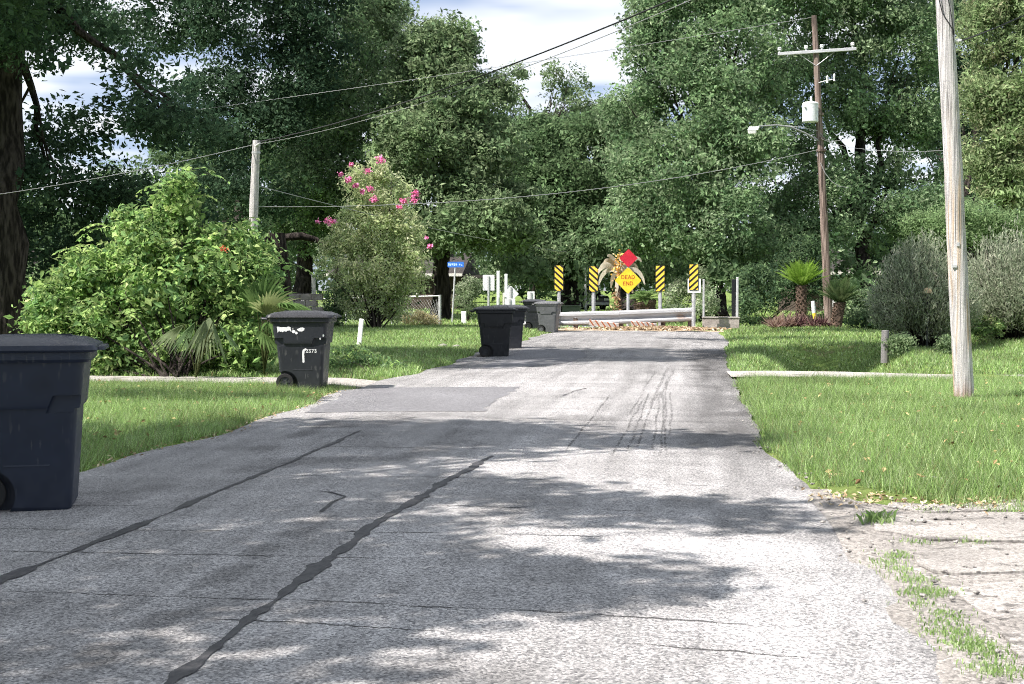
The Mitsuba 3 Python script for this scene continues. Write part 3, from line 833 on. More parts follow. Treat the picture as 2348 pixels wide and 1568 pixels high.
tree('oak_tree', 'rounded oak in the middle distance below the sky gap', gp(1300, 722), at(1300, 400, 84), 0.5,
     [lobe(1230, 350, 110, 80, 84, 3.5), lobe(1350, 340, 110, 80, 84, 3.5), lobe(1440, 300, 70, 60, 84, 2.5), lobe(1290, 450, 150, 100, 82, 4), lobe(1420, 450, 110, 100, 84, 3.5), lobe(1200, 540, 130, 90, 80, 3.5), lobe(1350, 560, 150, 80, 80, 3.5)],
     66000, 0.26, OAK, 26, clump=0.8)
# right masses
tree('oak_tree', 'tall bright green oak right of the sky gap', gp(1640, 738), at(1640, 420, 67), 0.55,
     [lobe(1560, 40, 120, 110, 67, 3.5), lobe(1500, 140, 80, 80, 66, 2.5), lobe(1460, 250, 75, 80, 66, 2.5), lobe(1440, 340, 60, 60, 66, 2.0), lobe(1580, 240, 140, 130, 64, 3.5), lobe(1690, 130, 150, 140, 66, 3.5), lobe(1540, 390, 140, 110, 63, 3.2),
      lobe(1680, 370, 140, 130, 63, 3.2), lobe(1500, 500, 120, 90, 64, 3), lobe(1640, 520, 150, 90, 62, 3), lobe(1680, -40, 190, 110, 67, 4)], 122000, 0.19, GREEN, 27, clump=0.7)
tree('oak_tree', 'broad dark green oak behind the pole with the crossarm', gp(1990, 735), at(1960, 420, 72), 0.4,
     [lobe(1830, 60, 150, 120, 72, 3.5), lobe(1980, 70, 150, 120, 72, 3.5), lobe(2090, 90, 100, 120, 72, 3.2), lobe(1850, 230, 140, 110, 70, 3.2), lobe(2000, 230, 120, 80, 72, 3), lobe(2130, 250, 80, 60, 72, 2.5), lobe(1810, 400, 130, 110, 68, 3.2),
      lobe(1900, 480, 120, 100, 68, 3.2), lobe(2020, 500, 120, 80, 70, 3), lobe(2110, 490, 90, 60, 70, 2.5), lobe(2020, 390, 70, 60, 71, 2.2), lobe(2080, 310, 90, 45, 72, 2.2), lobe(2150, 420, 40, 40, 72, 1.5), lobe(1800, 560, 130, 70, 66, 3), lobe(1960, -60, 240, 100, 72, 4)], 108000, 0.20, GREEN, 28, clump=0.7,
     holes=[lobe(2112, 378, 26, 28, 70, 8)])
tree('cypress_tree', 'yellow-green feathery tree with brown patches at the right edge', gp(2330, 752), at(2310, 420, 50), 0.30,
     [lobe(2280, 60, 70, 80, 50, 1.8), lobe(2330, 160, 90, 100, 50, 2.2), lobe(2270, 230, 60, 70, 50, 1.6), lobe(2340, 300, 90, 80, 50, 2.2), lobe(2270, 370, 60, 60, 50, 1.6), lobe(2330, 420, 80, 60, 50, 2), lobe(2380, 60, 90, 120, 50, 2), lobe(2330, -40, 110, 80, 50, 2)],
     46000, 0.175, LIGHT + [(0.085, 0.120, 0.055)], 29, clump=0.5, aspect=0.35)
tree('oak_tree', 'dark oak filling the gap behind the near pole, above the feathery shrubs', gp(2220, 728), at(2200, 430, 85), 0.5,
     [lobe(2200, 60, 110, 110, 85, 3.5), lobe(2210, 200, 90, 80, 85, 3), lobe(2290, 460, 130, 70, 84, 3.5), lobe(2190, 470, 60, 50, 84, 2.5), lobe(2240, 560, 160, 70, 82, 3.5), lobe(2080, 580, 130, 60, 80, 3.5), lobe(2290, 330, 90, 80, 86, 3), lobe(2200, 340, 70, 70, 86, 2.5), lobe(2140, 300, 50, 60, 88, 2)], 52000, 0.24, DARK, 30, clump=0.8)
tree('small_pine_tree', 'low layered light green tree behind the near pole', gp(2200, 772), at(2205, 560, 42), 0.10,
     [lobe(2150, 515, 70, 22, 42, 1.2), lobe(2225, 490, 70, 22, 42, 1.2), lobe(2300, 520, 80, 26, 42, 1.3), lobe(2200, 545, 90, 22, 42, 1.2), lobe(2370, 530, 50, 25, 42, 1)], 22000, 0.11, [(0.10, 0.145, 0.07), (0.125, 0.170, 0.085), (0.075, 0.115, 0.055)], 31, clump=0.35, aspect=0.3)

tree('oak_tree', 'grey-green oak filling the gap between the spired tree and the tall bright oak', gp(1440, 724), at(1430, 430, 92), 0.45,
     [lobe(1395, 290, 60, 60, 92, 2.5), lobe(1180, 330, 70, 60, 92, 2.5), lobe(1270, 320, 90, 50, 94, 3), lobe(1340, 290, 60, 40, 94, 2.5), lobe(1420, 400, 90, 80, 90, 3), lobe(1150, 420, 90, 70, 92, 3), lobe(1240, 620, 120, 40, 96, 3), lobe(1400, 620, 120, 40, 96, 3)], 42000, 0.26, MID, 36, clump=0.8)
tree('oak_tree', 'dusky oak closing the view behind the vine mound and the short service pole', gp(560, 722), at(540, 420, 88), 0.45,
     [lobe(420, 380, 110, 70, 88, 3), lobe(560, 360, 120, 80, 88, 3), lobe(680, 330, 100, 90, 88, 3), lobe(300, 430, 110, 60, 90, 3), lobe(480, 500, 160, 80, 88, 3.5), lobe(640, 500, 130, 90, 88, 3.5), lobe(180, 540, 140, 70, 90, 3.5), lobe(330, 590, 150, 60, 90, 3), lobe(40, 500, 120, 70, 90, 3)], 40000, 0.28, OAK, 37, clump=0.8)

rngu = np.random.default_rng(71)
lb = [lobe(u, rngu.uniform(585, 640), rngu.uniform(45, 70), rngu.uniform(40, 62), rngu.uniform(98, 120), 2.5) for u in np.arange(860, 2250, 42)] + [lobe(u, rngu.uniform(600, 640), 55, 45, rngu.uniform(70, 90), 2.0) for u in np.arange(-60, 760, 60)] + [lobe(u, v, 48, 48, y, 1.4) for u, v, y in ((1180, 600, 74), (1235, 575, 76), (1225, 640, 73), (1290, 600, 75), (1330, 640, 74), (1640, 600, 61), (1665, 645, 60), (1620, 560, 62), (880, 650, 66), (930, 640, 68), (1960, 640, 66), (1990, 600, 68), (2000, 670, 64))]
m, c = crown(lb, 42000, 0.32, rngu, OAK + MID, clump=0.8, per=30)
solo('undergrowth', 'leafy undergrowth joining the trunks of the trees beyond the road end', 'undergrowth', m, 'leaf_bsdf', False, None, 'stuff', color=c)

# distant woods closing the view
rngd = np.random.default_rng(70)
lb = []
for u in np.arange(-250, 2650, 62):
    y = rngd.uniform(140, 185)
    top = rngd.uniform(470, 540)
    lb.append(lobe(u, (top + 690) / 2, 70, (690 - top) / 2, y, 5))
m, c = crown(lb, 36000, 0.72, rngd, DARK + OAK, clump=1.4, per=20)
solo('distant_woods', 'dark wall of far woods closing the view under the trees', 'woods', m, 'leaf_bsdf', False, None, 'stuff', color=c)


def shrub(name, label, lobes, n, leaf, palette, seed, base=None, stems=10, stem_r=0.02, group=None, bsdf='bark_bsdf', **kw):
    rng = np.random.default_rng(seed)
    k = thing(name, label, 'shrub', group)
    m, c = crown(lobes, n, leaf, rng, palette, **kw)
    part(k, 'foliage', m, 'leaf_bsdf', False, color=c)
    if base is not None:
        st = []
        for _ in range(stems):
            c_, R = lobes[int(rng.integers(len(lobes)))]
            e = c_ + unit(rng.normal(size=3)) * R * 0.7
            s = base + np.array([rng.normal(0, 0.12), rng.normal(0, 0.12), -0.05])
            st.append(tube(wiggle(s, e, 8, 0.03, rng), np.linspace(stem_r, stem_r * 0.3, 8), 6))
        part(k, 'stems', cat(st), bsdf, 40)
    return k


VINE = [(0.175, 0.245, 0.085), (0.125, 0.195, 0.070), (0.085, 0.145, 0.058), (0.220, 0.270, 0.115), (0.055, 0.100, 0.045)]
Yv = 22.9
vine_lobes = [lobe(412, 425, 26, 34, Yv, 0.25), lobe(400, 480, 60, 45, Yv, 0.5), lobe(370, 550, 110, 60, Yv, 0.8), lobe(520, 575, 90, 70, Yv + .3, 0.8), lobe(260, 620, 110, 65, Yv, 0.9), lobe(170, 690, 95, 75, Yv, 0.9), lobe(420, 650, 150, 85, Yv - .2, 1.0),
              lobe(560, 670, 70, 80, Yv, 0.8), lobe(310, 740, 150, 90, Yv - .3, 1.0), lobe(470, 760, 120, 90, Yv, 0.9), lobe(165, 790, 90, 70, Yv - .2, 0.8), lobe(110, 730, 55, 60, Yv, 0.7), lobe(300, 830, 170, 45, Yv - .4, 0.8), lobe(560, 800, 70, 65, Yv - .2, 0.7),
              lobe(590, 610, 45, 50, Yv + .5, 0.6), lobe(300, 520, 40, 40, Yv + .4, 0.5)]
shrub('vine_mound', 'large sunlit mound of tangled yellow-green vines left of the second bin', vine_lobes, 46000, 0.115, VINE, 33, base=gp(400, 868), stems=26, stem_r=0.022, clump=0.24, per=14, aspect=0.5, var=0.5, shell=(0.5, 1.10))
rngv = np.random.default_rng(88)
st, P, D, G = [], [], [], []
for q in range(150):
    c_, R_ = vine_lobes[int(rngv.integers(len(vine_lobes)))]
    d_ = unit(rngv.normal(size=3) + np.array([0, -0.35, 0.75]))
    s_ = c_ + d_ * R_ * 0.75
    L_ = rngv.uniform(0.35, 0.85)
    o_ = unit(d_ * np.array([1, 1, 0.5]) + np.array([0, 0, 0.55]) + rngv.normal(size=3) * 0.25)
    t = np.linspace(0, 1, 9)[:, None]
    cc = s_ + o_ * L_ * t - np.array([0, 0, 1.0]) * L_ * 0.55 * t ** 2.2
    st.append(tube(cc, np.linspace(0.007, 0.002, 9), 4, False))
    n_ = int(26 * L_ / 0.6)
    idx = rngv.uniform(1, 8, n_)
    pos = np.stack([np.interp(idx, np.arange(9), cc[:, x]) for x in range(3)], 1)
    tg = unit(np.stack([np.interp(idx, np.arange(9), np.gradient(cc[:, x])) for x in range(3)], 1))
    sd = unit(np.cross(tg, [0, 0, 1.0])) * rngv.choice([-1, 1], n_)[:, None]
    dd = unit(sd + tg * 0.5 - np.array([0, 0, 0.25]))
    P.append(pos + dd * 0.05); D.append(dd); G.append(np.full(n_, q))
P, D, G = np.vstack(P), np.vstack(D), np.concatenate(G)
Lf = rngv.uniform(0.06, 0.13, len(P))
N = unit(np.cross(D, np.cross(np.tile([0, 0, 1.0], (len(P), 1)), D)) + rngv.normal(size=P.shape) * 0.35)
part('vine_mound', 'sprays', cat([leaves(P, Lf, Lf * 0.42, N, rngv, 0.05, D)]), 'leaf_bsdf', False, label='arching leafy shoots sticking out of the mound', color=tint(VINE, len(P), rngv, 4, 0.35, G, 2.4))
part('vine_mound', 'shoots', cat(st), 'bark_bsdf', 40)
rngf = np.random.default_rng(8)
fl = []
for u, v in ((512, 567), (517, 572), (508, 573)):
    fl.append(at(u, v, Yv - 0.9))
P = np.repeat(np.array(fl), 12, 0) + rngf.normal(0, 0.018, (36, 3))
solo('trumpet_flower', 'small orange trumpet flower cluster on the vine mound', 'flower', leaves(P, 0.04, 0.03, unit(rngf.normal(size=(36, 3))), rngf), 'petal_bsdf', color=np.tile([[0.72, 0.20, 0.11]], (144, 1)))
rngw = np.random.default_rng(82)
wl = [lobe(800, 822, 45, 28, 25.5, 0.5), lobe(850, 838, 45, 20, 25.0, 0.5), lobe(905, 850, 30, 12, 24.6, 0.4), lobe(780, 850, 25, 22, 24.5, 0.4)]
shrub('weed_clump', 'clump of tall green weeds on the verge right of the second bin', wl, 5200, 0.085, VINE + GREEN, 83, base=gp(830, 862), stems=10, stem_r=0.008, clump=0.16, per=13, aspect=0.35)

# palmetto fans
def fan(tip, direction, up, L, n, rng, spread=2.3, droop=0.35, w=0.028):
    d = unit(np.asarray(direction, float)); s = unit(np.cross(d, up)); n_ = np.cross(s, d)
    out = []
    for a in np.linspace(-spread / 2, spread / 2, n):
        r = d * math.cos(a) + s * math.sin(a)
        l = L * rng.uniform(0.8, 1.08) * (0.75 + 0.25 * math.cos(a))
        t = np.linspace(0.02, 1, 5)[:, None]
        c = tip + r * l * t - np.array([0, 0, 1.0]) * droop * l * t ** 2.2
        wd = (w * np.array([0.5, 1.0, 0.85, 0.5, 0.03]))[:, None]
        e = unit(np.cross(n_, r) + n_ * 0.35 * rng.choice([-1, 1]))
        v = np.vstack([c - e * wd, c + e * wd])
        k = np.arange(4)
        out.append((v, np.vstack([np.stack([k, k + 1, k + 6], 1), np.stack([k, k + 6, k + 5], 1)])))
    return cat(out)


def palmetto(label, base, heads, L, seed, pal, group=None, n=22, spread=2.3, w=0.028):
    rng = np.random.default_rng(seed)
    k = thing('palmetto', label, 'palm', group if group else None)
    for tip, d, dr_ in heads:
        m = fan(np.asarray(tip), d, (0, 0.25, 1.0), L, n, rng, spread, dr_, w)
        f = part(k, 'fan_leaf', m, 'leaf_bsdf', False, color=np.repeat(tint(pal, 1, rng, 1, 0.1, None, 1.8), len(m[0]), 0))
        st = tube(sag(base, tip, -0.08, 8), np.linspace(0.014, 0.008, 8), 6)
        part(f, 'stalk', st, 'leaf_bsdf', False, color=np.tile([[0.10, 0.12, 0.05]], (len(st[0]), 1)))


PALM = [(0.085, 0.130, 0.065), (0.12, 0.165, 0.09), (0.14, 0.175, 0.10)]
pb = gp(480, 866)
pb_ = np.array([pb[0], 21.4, 0.05])
palmetto('drooping grey-green palmetto at the front foot of the vine mound', pb_,
         [(at(470, 735, 21.3), (-0.15, -0.15, -1.0), 0.10), (at(488, 738, 21.1), (0.35, -0.25, -0.95), 0.05), (at(448, 738, 21.4), (-0.55, -0.1, -0.75), 0.15), (at(500, 742, 21.2), (0.65, -0.2, -0.65), 0.15), (at(480, 728, 21.5), (0.1, -0.5, -0.6), 0.3),
          (at(420, 745, 21.5), (-0.7, 0.1, -0.35), 0.35)], 0.66, 51, PALM, None, 9, 0.95, 0.024)
pb2 = np.array([at(605, 800, 22.3)[0], 22.3, 0.05])
palmetto('spiky palmetto fanning out beside the rim of the second bin', pb2,
         [(at(610, 722, 22.2), (0.5, -0.2, 0.75), 0.25), (at(625, 705, 22.6), (0.85, 0.0, 0.3), 0.35), (at(590, 715, 22.2), (-0.35, -0.1, 0.85), 0.25), (at(615, 740, 22.0), (0.8, -0.3, -0.25), 0.3), (at(600, 700, 22.4), (0.1, 0, 1.0), 0.2), (at(640, 700, 21.9), (1.0, -0.1, 0.15), 0.35), (at(600, 760, 21.8), (0.7, -0.3, -0.6), 0.2)], 0.72, 52,
         [(0.07, 0.12, 0.04), (0.10, 0.16, 0.055), (0.16, 0.19, 0.085)], None)


# feathery shrubs on the right lawn
def feathery(label, base, sp, H, n, seed, pal, group=None, depth=None):
    """Arching whippy stems from one base clothed in narrow leaves."""
    rng = np.random.default_rng(seed)
    k = thing('feathery_shrub', label, 'shrub', group)
    st, P, D, G = [], [], [], []
    for q in range(n):
        a = rng.uniform(0, 2 * math.pi); r = math.sqrt(rng.uniform(0, 1)) * 1.02
        h = H * (1.02 - 0.55 * r ** 2.2) * rng.uniform(0.55, 1.05)
        e = base + np.array([math.cos(a) * sp * r, math.sin(a) * (depth or sp) * r, h])
        s = base + np.array([math.cos(a), math.sin(a), 0]) * rng.uniform(0, 0.35) - [0, 0, 0.05]
        t = np.linspace(0, 1, 12)[:, None]
        mid = s * 0.45 + e * 0.55 + np.array([math.cos(a) * sp * 0.12, math.sin(a) * sp * 0.12, h * 0.10])
        c = (1 - t) ** 2 * s + 2 * t * (1 - t) * mid + t ** 2 * e
        if q % 3 == 0: st.append(tube(c, np.linspace(0.012, 0.003, 12), 4, False))
        m = 46
        tt = rng.uniform(0.22, 1.0, m) ** 0.8
        idx = tt * 11
        pos = np.stack([np.interp(idx, np.arange(12), c[:, x]) for x in range(3)], 1)
        tang = unit(np.stack([np.interp(idx, np.arange(12), np.gradient(c[:, x])) for x in range(3)], 1))
        P.append(pos + rng.normal(0, 0.07, (m, 3))); D.append(unit(tang + rng.normal(0, 0.45, (m, 3)))); G.append(np.full(m, q))
    P, D, G = np.vstack(P), np.vstack(D), np.concatenate(G)
    ok = P[:, 2] > base[2] + 0.05
    P, D, G = P[ok], D[ok], G[ok]
    N = unit(np.cross(D, rng.normal(size=P.shape)))
    L = rng.uniform(0.07, 0.16, len(P))
    m = leaves(P, L, L * 0.22, N, rng, 0.04, D)
    part(k, 'stems', cat(st), 'bark_bsdf', 40)
    part(k, 'foliage', m, 'leaf_bsdf', False, color=tint(pal, len(P), rng, 4, 0.3, G, 2.0))
    return k


FEATHER = [(0.190, 0.215, 0.155), (0.150, 0.180, 0.120), (0.270, 0.275, 0.220), (0.105, 0.135, 0.085)]
fb = gp(2115, 808); fb[2] = terrain(fb[0], fb[1])
feathery('big feathery grey-olive shrub left of the near pole behind the wooden bollard', fb, 1.22, 2.6, 700, 91, FEATHER)
fb2 = at(2322, 770, 35.0); fb2[2] = terrain(fb2[0], fb2[1])
feathery('feathery grey-olive shrub at the right edge behind the near pole', fb2, 1.65, 2.7, 780, 92, FEATHER)
shrub('yellow_shrub', 'small yellow-green shrub low on the lawn right of the near pole', [lobe(2245, 745, 28, 26, 34.0, 0.3), lobe(2275, 752, 26, 22, 34.2, 0.3)], 2600, 0.07, LIGHT + VINE, 93, base=gp(2255, 778), clump=0.12, per=13)
shrub('low_shrub', 'low grey-green shrub at the foot of the big feathery shrub', [lobe(2065, 790, 28, 24, 30.0, 0.35), lobe(2170, 795, 20, 24, 29.5, 0.3)], 2400, 0.06, MID, 94, base=gp(2070, 815), clump=0.12, per=13)
shrub('dark_hedge', 'dark low hedge behind the bollard and the second sago palm', [lobe(1985, 735, 50, 30, 46.0, 0.7), lobe(2060, 745, 60, 30, 45.0, 0.7), lobe(1960, 700, 40, 30, 49.0, 0.6), lobe(2020, 690, 50, 35, 49, 0.7)], 9000, 0.10, DARK + MID, 95, clump=0.22, per=16)
shrub('dark_shrub', 'dark bushy undergrowth behind the concrete block and the first sago palm', [lobe(1745, 660, 60, 60, 58, 1.2), lobe(1715, 710, 35, 40, 56, 0.9), lobe(1790, 640, 60, 60, 60, 1.2), lobe(1840, 600, 60, 60, 60, 1.2), lobe(1870, 660, 50, 60, 60, 1)], 14000, 0.13, DARK + OAK, 96, base=gp(1745, 745), clump=0.3, per=16)
shrub('roadside_shrub', 'grey-green shrub behind the right end of the guardrail', [lobe(1560, 680, 36, 50, 62, 1.0), lobe(1620, 690, 28, 40, 56, 0.8), lobe(1610, 650, 26, 40, 60, 0.8), lobe(1540, 720, 25, 25, 58, 0.6)], 7000, 0.11, MID + FEATHER, 97, base=gp(1585, 735), clump=0.25, per=14)
shrub('round_shrub', 'rounded dark green shrub left of the pink flowering shrub', [lobe(772, 690, 38, 46, 50, 0.75), lobe(775, 725, 34, 28, 50, 0.7)], 5200, 0.09, GREEN, 98, base=gp(775, 752), clump=0.16, per=13)
shrub('olive_shrub', 'upright olive shrub right of the blue street sign', [lobe(1068, 685, 30, 38, 60, 0.7), lobe(1075, 660, 28, 26, 60, 0.6)], 4800, 0.10, FEATHER + MID, 99, base=gp(1070, 738), clump=0.18, per=13, aspect=0.3)
shrub('dry_shrub', 'pale dry straw-coloured bush beside the low fence', [lobe(955, 735, 38, 24, 52, 0.6), lobe(985, 738, 26, 18, 52, 0.5)], 3200, 0.09, [(0.34, 0.29, 0.20), (0.24, 0.22, 0.14), (0.15, 0.16, 0.08)], 100, clump=0.15, per=13, aspect=0.3)

# flowering crape myrtle
cb = gp(862, 757)
cm_l = [lobe(830, 440, 55, 60, 49, 0.8), lobe(890, 450, 60, 60, 49, 0.9), lobe(850, 530, 100, 70, 49, 1.3), lobe(930, 540, 50, 60, 49, 0.9), lobe(770, 600, 55, 65, 49, 0.9), lobe(860, 620, 105, 70, 48.8, 1.4), lobe(945, 620, 45, 60, 49, 0.9), lobe(840, 690, 70, 50, 49, 1.0),
        lobe(900, 700, 45, 45, 49, 0.8), lobe(865, 390, 30, 30, 49, 0.4)]
CRAPE = [(0.200, 0.240, 0.130), (0.250, 0.275, 0.160), (0.150, 0.195, 0.100), (0.300, 0.310, 0.210)]
cr = shrub('crape_myrtle', 'tall olive flowering shrub with pink flower clusters behind the white marker post', cm_l, 34000, 0.13, CRAPE, 34, base=cb, stems=26, stem_r=0.035, clump=0.26, per=14, aspect=0.35)
rngc = np.random.default_rng(35)
for u, v, s in ((872, 367, 14), (843, 392, 12), (805, 377, 8), (800, 412, 12), (815, 425, 10), (830, 440, 8), (848, 433, 11), (858, 458, 12), (952, 445, 15), (950, 460, 12), (925, 462, 12), (915, 475, 9), (752, 507, 13), (765, 508, 9), (728, 508, 7), (780, 400, 9), (985, 565, 8), (978, 545, 5)):
    n = int(7 * s)
    P = at(u, v, 48.0) + rngc.normal(0, 1, (n, 3)) * s * 0.0052 * np.array([1, 0.7, 0.8])
    part(cr, 'flower_cluster', leaves(P, 0.075, 0.065, unit(rngc.normal(size=(n, 3)) + [0, -0.4, 0.4]), rngc), 'petal_bsdf', color=tint([(0.82, 0.25, 0.52), (0.86, 0.36, 0.62), (0.75, 0.20, 0.38)], n, rngc, 4, 0.2))


# sago palms
def sago(label, base, zc, trunk_r, L, n, seed, pal, up=0.55, tilt=0.0, droop=0.25, el0=0.12, trunk=True):
    rng = np.random.default_rng(seed)
    k = thing('sago_palm', label, 'palm')
    base = np.array(base, float); base[2] = terrain(base[0], base[1])
    top = np.array([base[0] + tilt, base[1], zc])
    if trunk:
        pr = []
        pts = wiggle(base - [0, 0, .1], top, 14, 0.01, rng)
        part(k, 'trunk', tube(pts, trunk_r * (1 + 0.12 * np.sin(np.arange(14) * 2.3)) * np.linspace(0.95, 1.05, 14), 14), 'sago_trunk_bsdf', 40)
        for q in range(90):                                          # old leaf bases
            a = q * 2.4; z = (q + 0.5) / 90
            c = base + (top - base) * z + np.array([math.cos(a), math.sin(a), 0]) * trunk_r * 0.95
            o = np.array([math.cos(a), math.sin(a), 0.6]); o = o / np.linalg.norm(o)
            pr.append(tube([c, c + o * 0.07], [0.045, 0.02], 5))
        part(k, 'leaf_bases', cat(pr), 'sago_trunk_bsdf', 30)
    for q in range(n):
        a = q * 2.39996
        el = el0 + up * ((q + 0.5) / n) ** 0.8 * 1.6 + rng.normal(0, 0.06)
        d = np.array([math.cos(a) * math.cos(el), math.sin(a) * math.cos(el), math.sin(el)])
        l = L * rng.uniform(0.85, 1.1)
        t = np.linspace(0, 1, 26)[:, None]
        c = top + d * l * t - np.array([0, 0, 1.0]) * droop * l * t ** 2.4
        tg = unit(np.gradient(c, axis=0)); s = unit(np.cross(tg, [0, 0, 1.0])); nn = np.cross(s, tg)
        W = 0.19 * np.sin(np.clip(t[:, 0] * 1.08 + 0.06, 0, 1) * math.pi) ** 0.6 * (l / 1.0) ** 0.5
        P, D = [], []
        for sg in (-1, 1):
            dd = unit(s * sg + tg * 0.55 + nn * 0.30)
            P.append(c[2:] + dd[2:] * W[2:, None] * 0.5); D.append(dd[2:] * W[2:, None])
        P, D = np.vstack(P), np.vstack(D)
        Lf = np.linalg.norm(D, axis=1)
        N = unit(np.cross(D, np.tile(tg[2:], (2, 1)))) 
        m = cat([leaves(P, Lf, np.full(len(P), 0.030 * l ** 0.5), N, rng, 0.03, D), tube(c[::3], np.linspace(0.012, 0.004, len(c[::3])), 4, False)])
        col = tint(pal, 1, rng, 1, 0.18, None, 1.8)
        part(k, 'frond', m, 'leaf_bsdf', False, color=np.repeat(col, len(m[0]), 0))
    return k


SAGO = [(0.14, 0.23, 0.035), (0.12, 0.20, 0.032), (0.16, 0.25, 0.05)]
s1 = at(1836, 742, 46.5)
sago('tall sago palm with a bright green crown beside the far utility pole', s1, at(1836, 655, 46.5)[2], 0.135, 1.02, 54, 61, SAGO, up=0.55, droop=0.03, el0=0.36)
s2 = at(1915, 765, 45.0)
sago('shorter dark sago palm right of the far utility pole', s2, at(1928, 695, 45.0)[2], 0.14, 1.0, 42, 62, [(0.036, 0.062, 0.026), (0.05, 0.08, 0.03), (0.07, 0.095, 0.042)], up=0.55, tilt=0.12, droop=0.06, el0=0.30)
s3 = at(1478, 712, 58.0)
sago('squat sago palm with arching fronds behind the guardrail under the yellow sign', s3, at(1478, 690, 58.0)[2], 0.42, 1.0, 34, 63, [(0.09, 0.15, 0.05), (0.12, 0.17, 0.07)], up=0.6, droop=0.45)
# maroon bromeliads at the palms' feet
rngb = np.random.default_rng(66)
for u, v, s, lab in ((1775, 765, 0.34, 'dusty pink strap-leaved plant leftmost at the foot of the tall sago palm'), (1800, 757, 0.36, 'brownish strap-leaved plant directly below the tall sago palm'), (1832, 768, 0.32, 'purple strap-leaved plant below the yellow-tipped post'),
                     (1862, 772, 0.30, 'dark purple strap-leaved plant right of the yellow-tipped post'), (1885, 778, 0.28, 'dark maroon strap-leaved plant nearest the ditch'), (1818, 750, 0.34, 'tan strap-leaved plant against the trunk of the tall sago palm')):
    c = at(u, v, 45.2); c[2] = terrain(c[0], c[1])
    n = 60
    a = rngb.uniform(0, 2 * math.pi, n); e = rngb.uniform(0.2, 1.3, n)
    D = np.stack([np.cos(a) * np.cos(e), np.sin(a) * np.cos(e), np.sin(e)], 1)
    L = 1.5 * s * rngb.uniform(0.7, 1.25, n)
    P = c + D * L[:, None] * 0.5
    pal = [(0.40, 0.29, 0.26), (0.28, 0.18, 0.16), (0.50, 0.38, 0.31)] if u < 1825 else [(0.14, 0.075, 0.09), (0.22, 0.12, 0.13), (0.32, 0.22, 0.20)]
    solo('strap_plant', lab, 'plant', leaves(P, L, 0.05, unit(np.cross(D, rngb.normal(size=(n, 3)))), rngb, 0.05, D), 'leaf_bsdf', color=tint(pal, n, rngb, 4, 0.3))


# ------------------------------------------------------------------ wheeled bins
def smear(pts, seed, r=0.012):
    p = Polygon(pts).buffer(r).buffer(-r * 0.4)
    return p


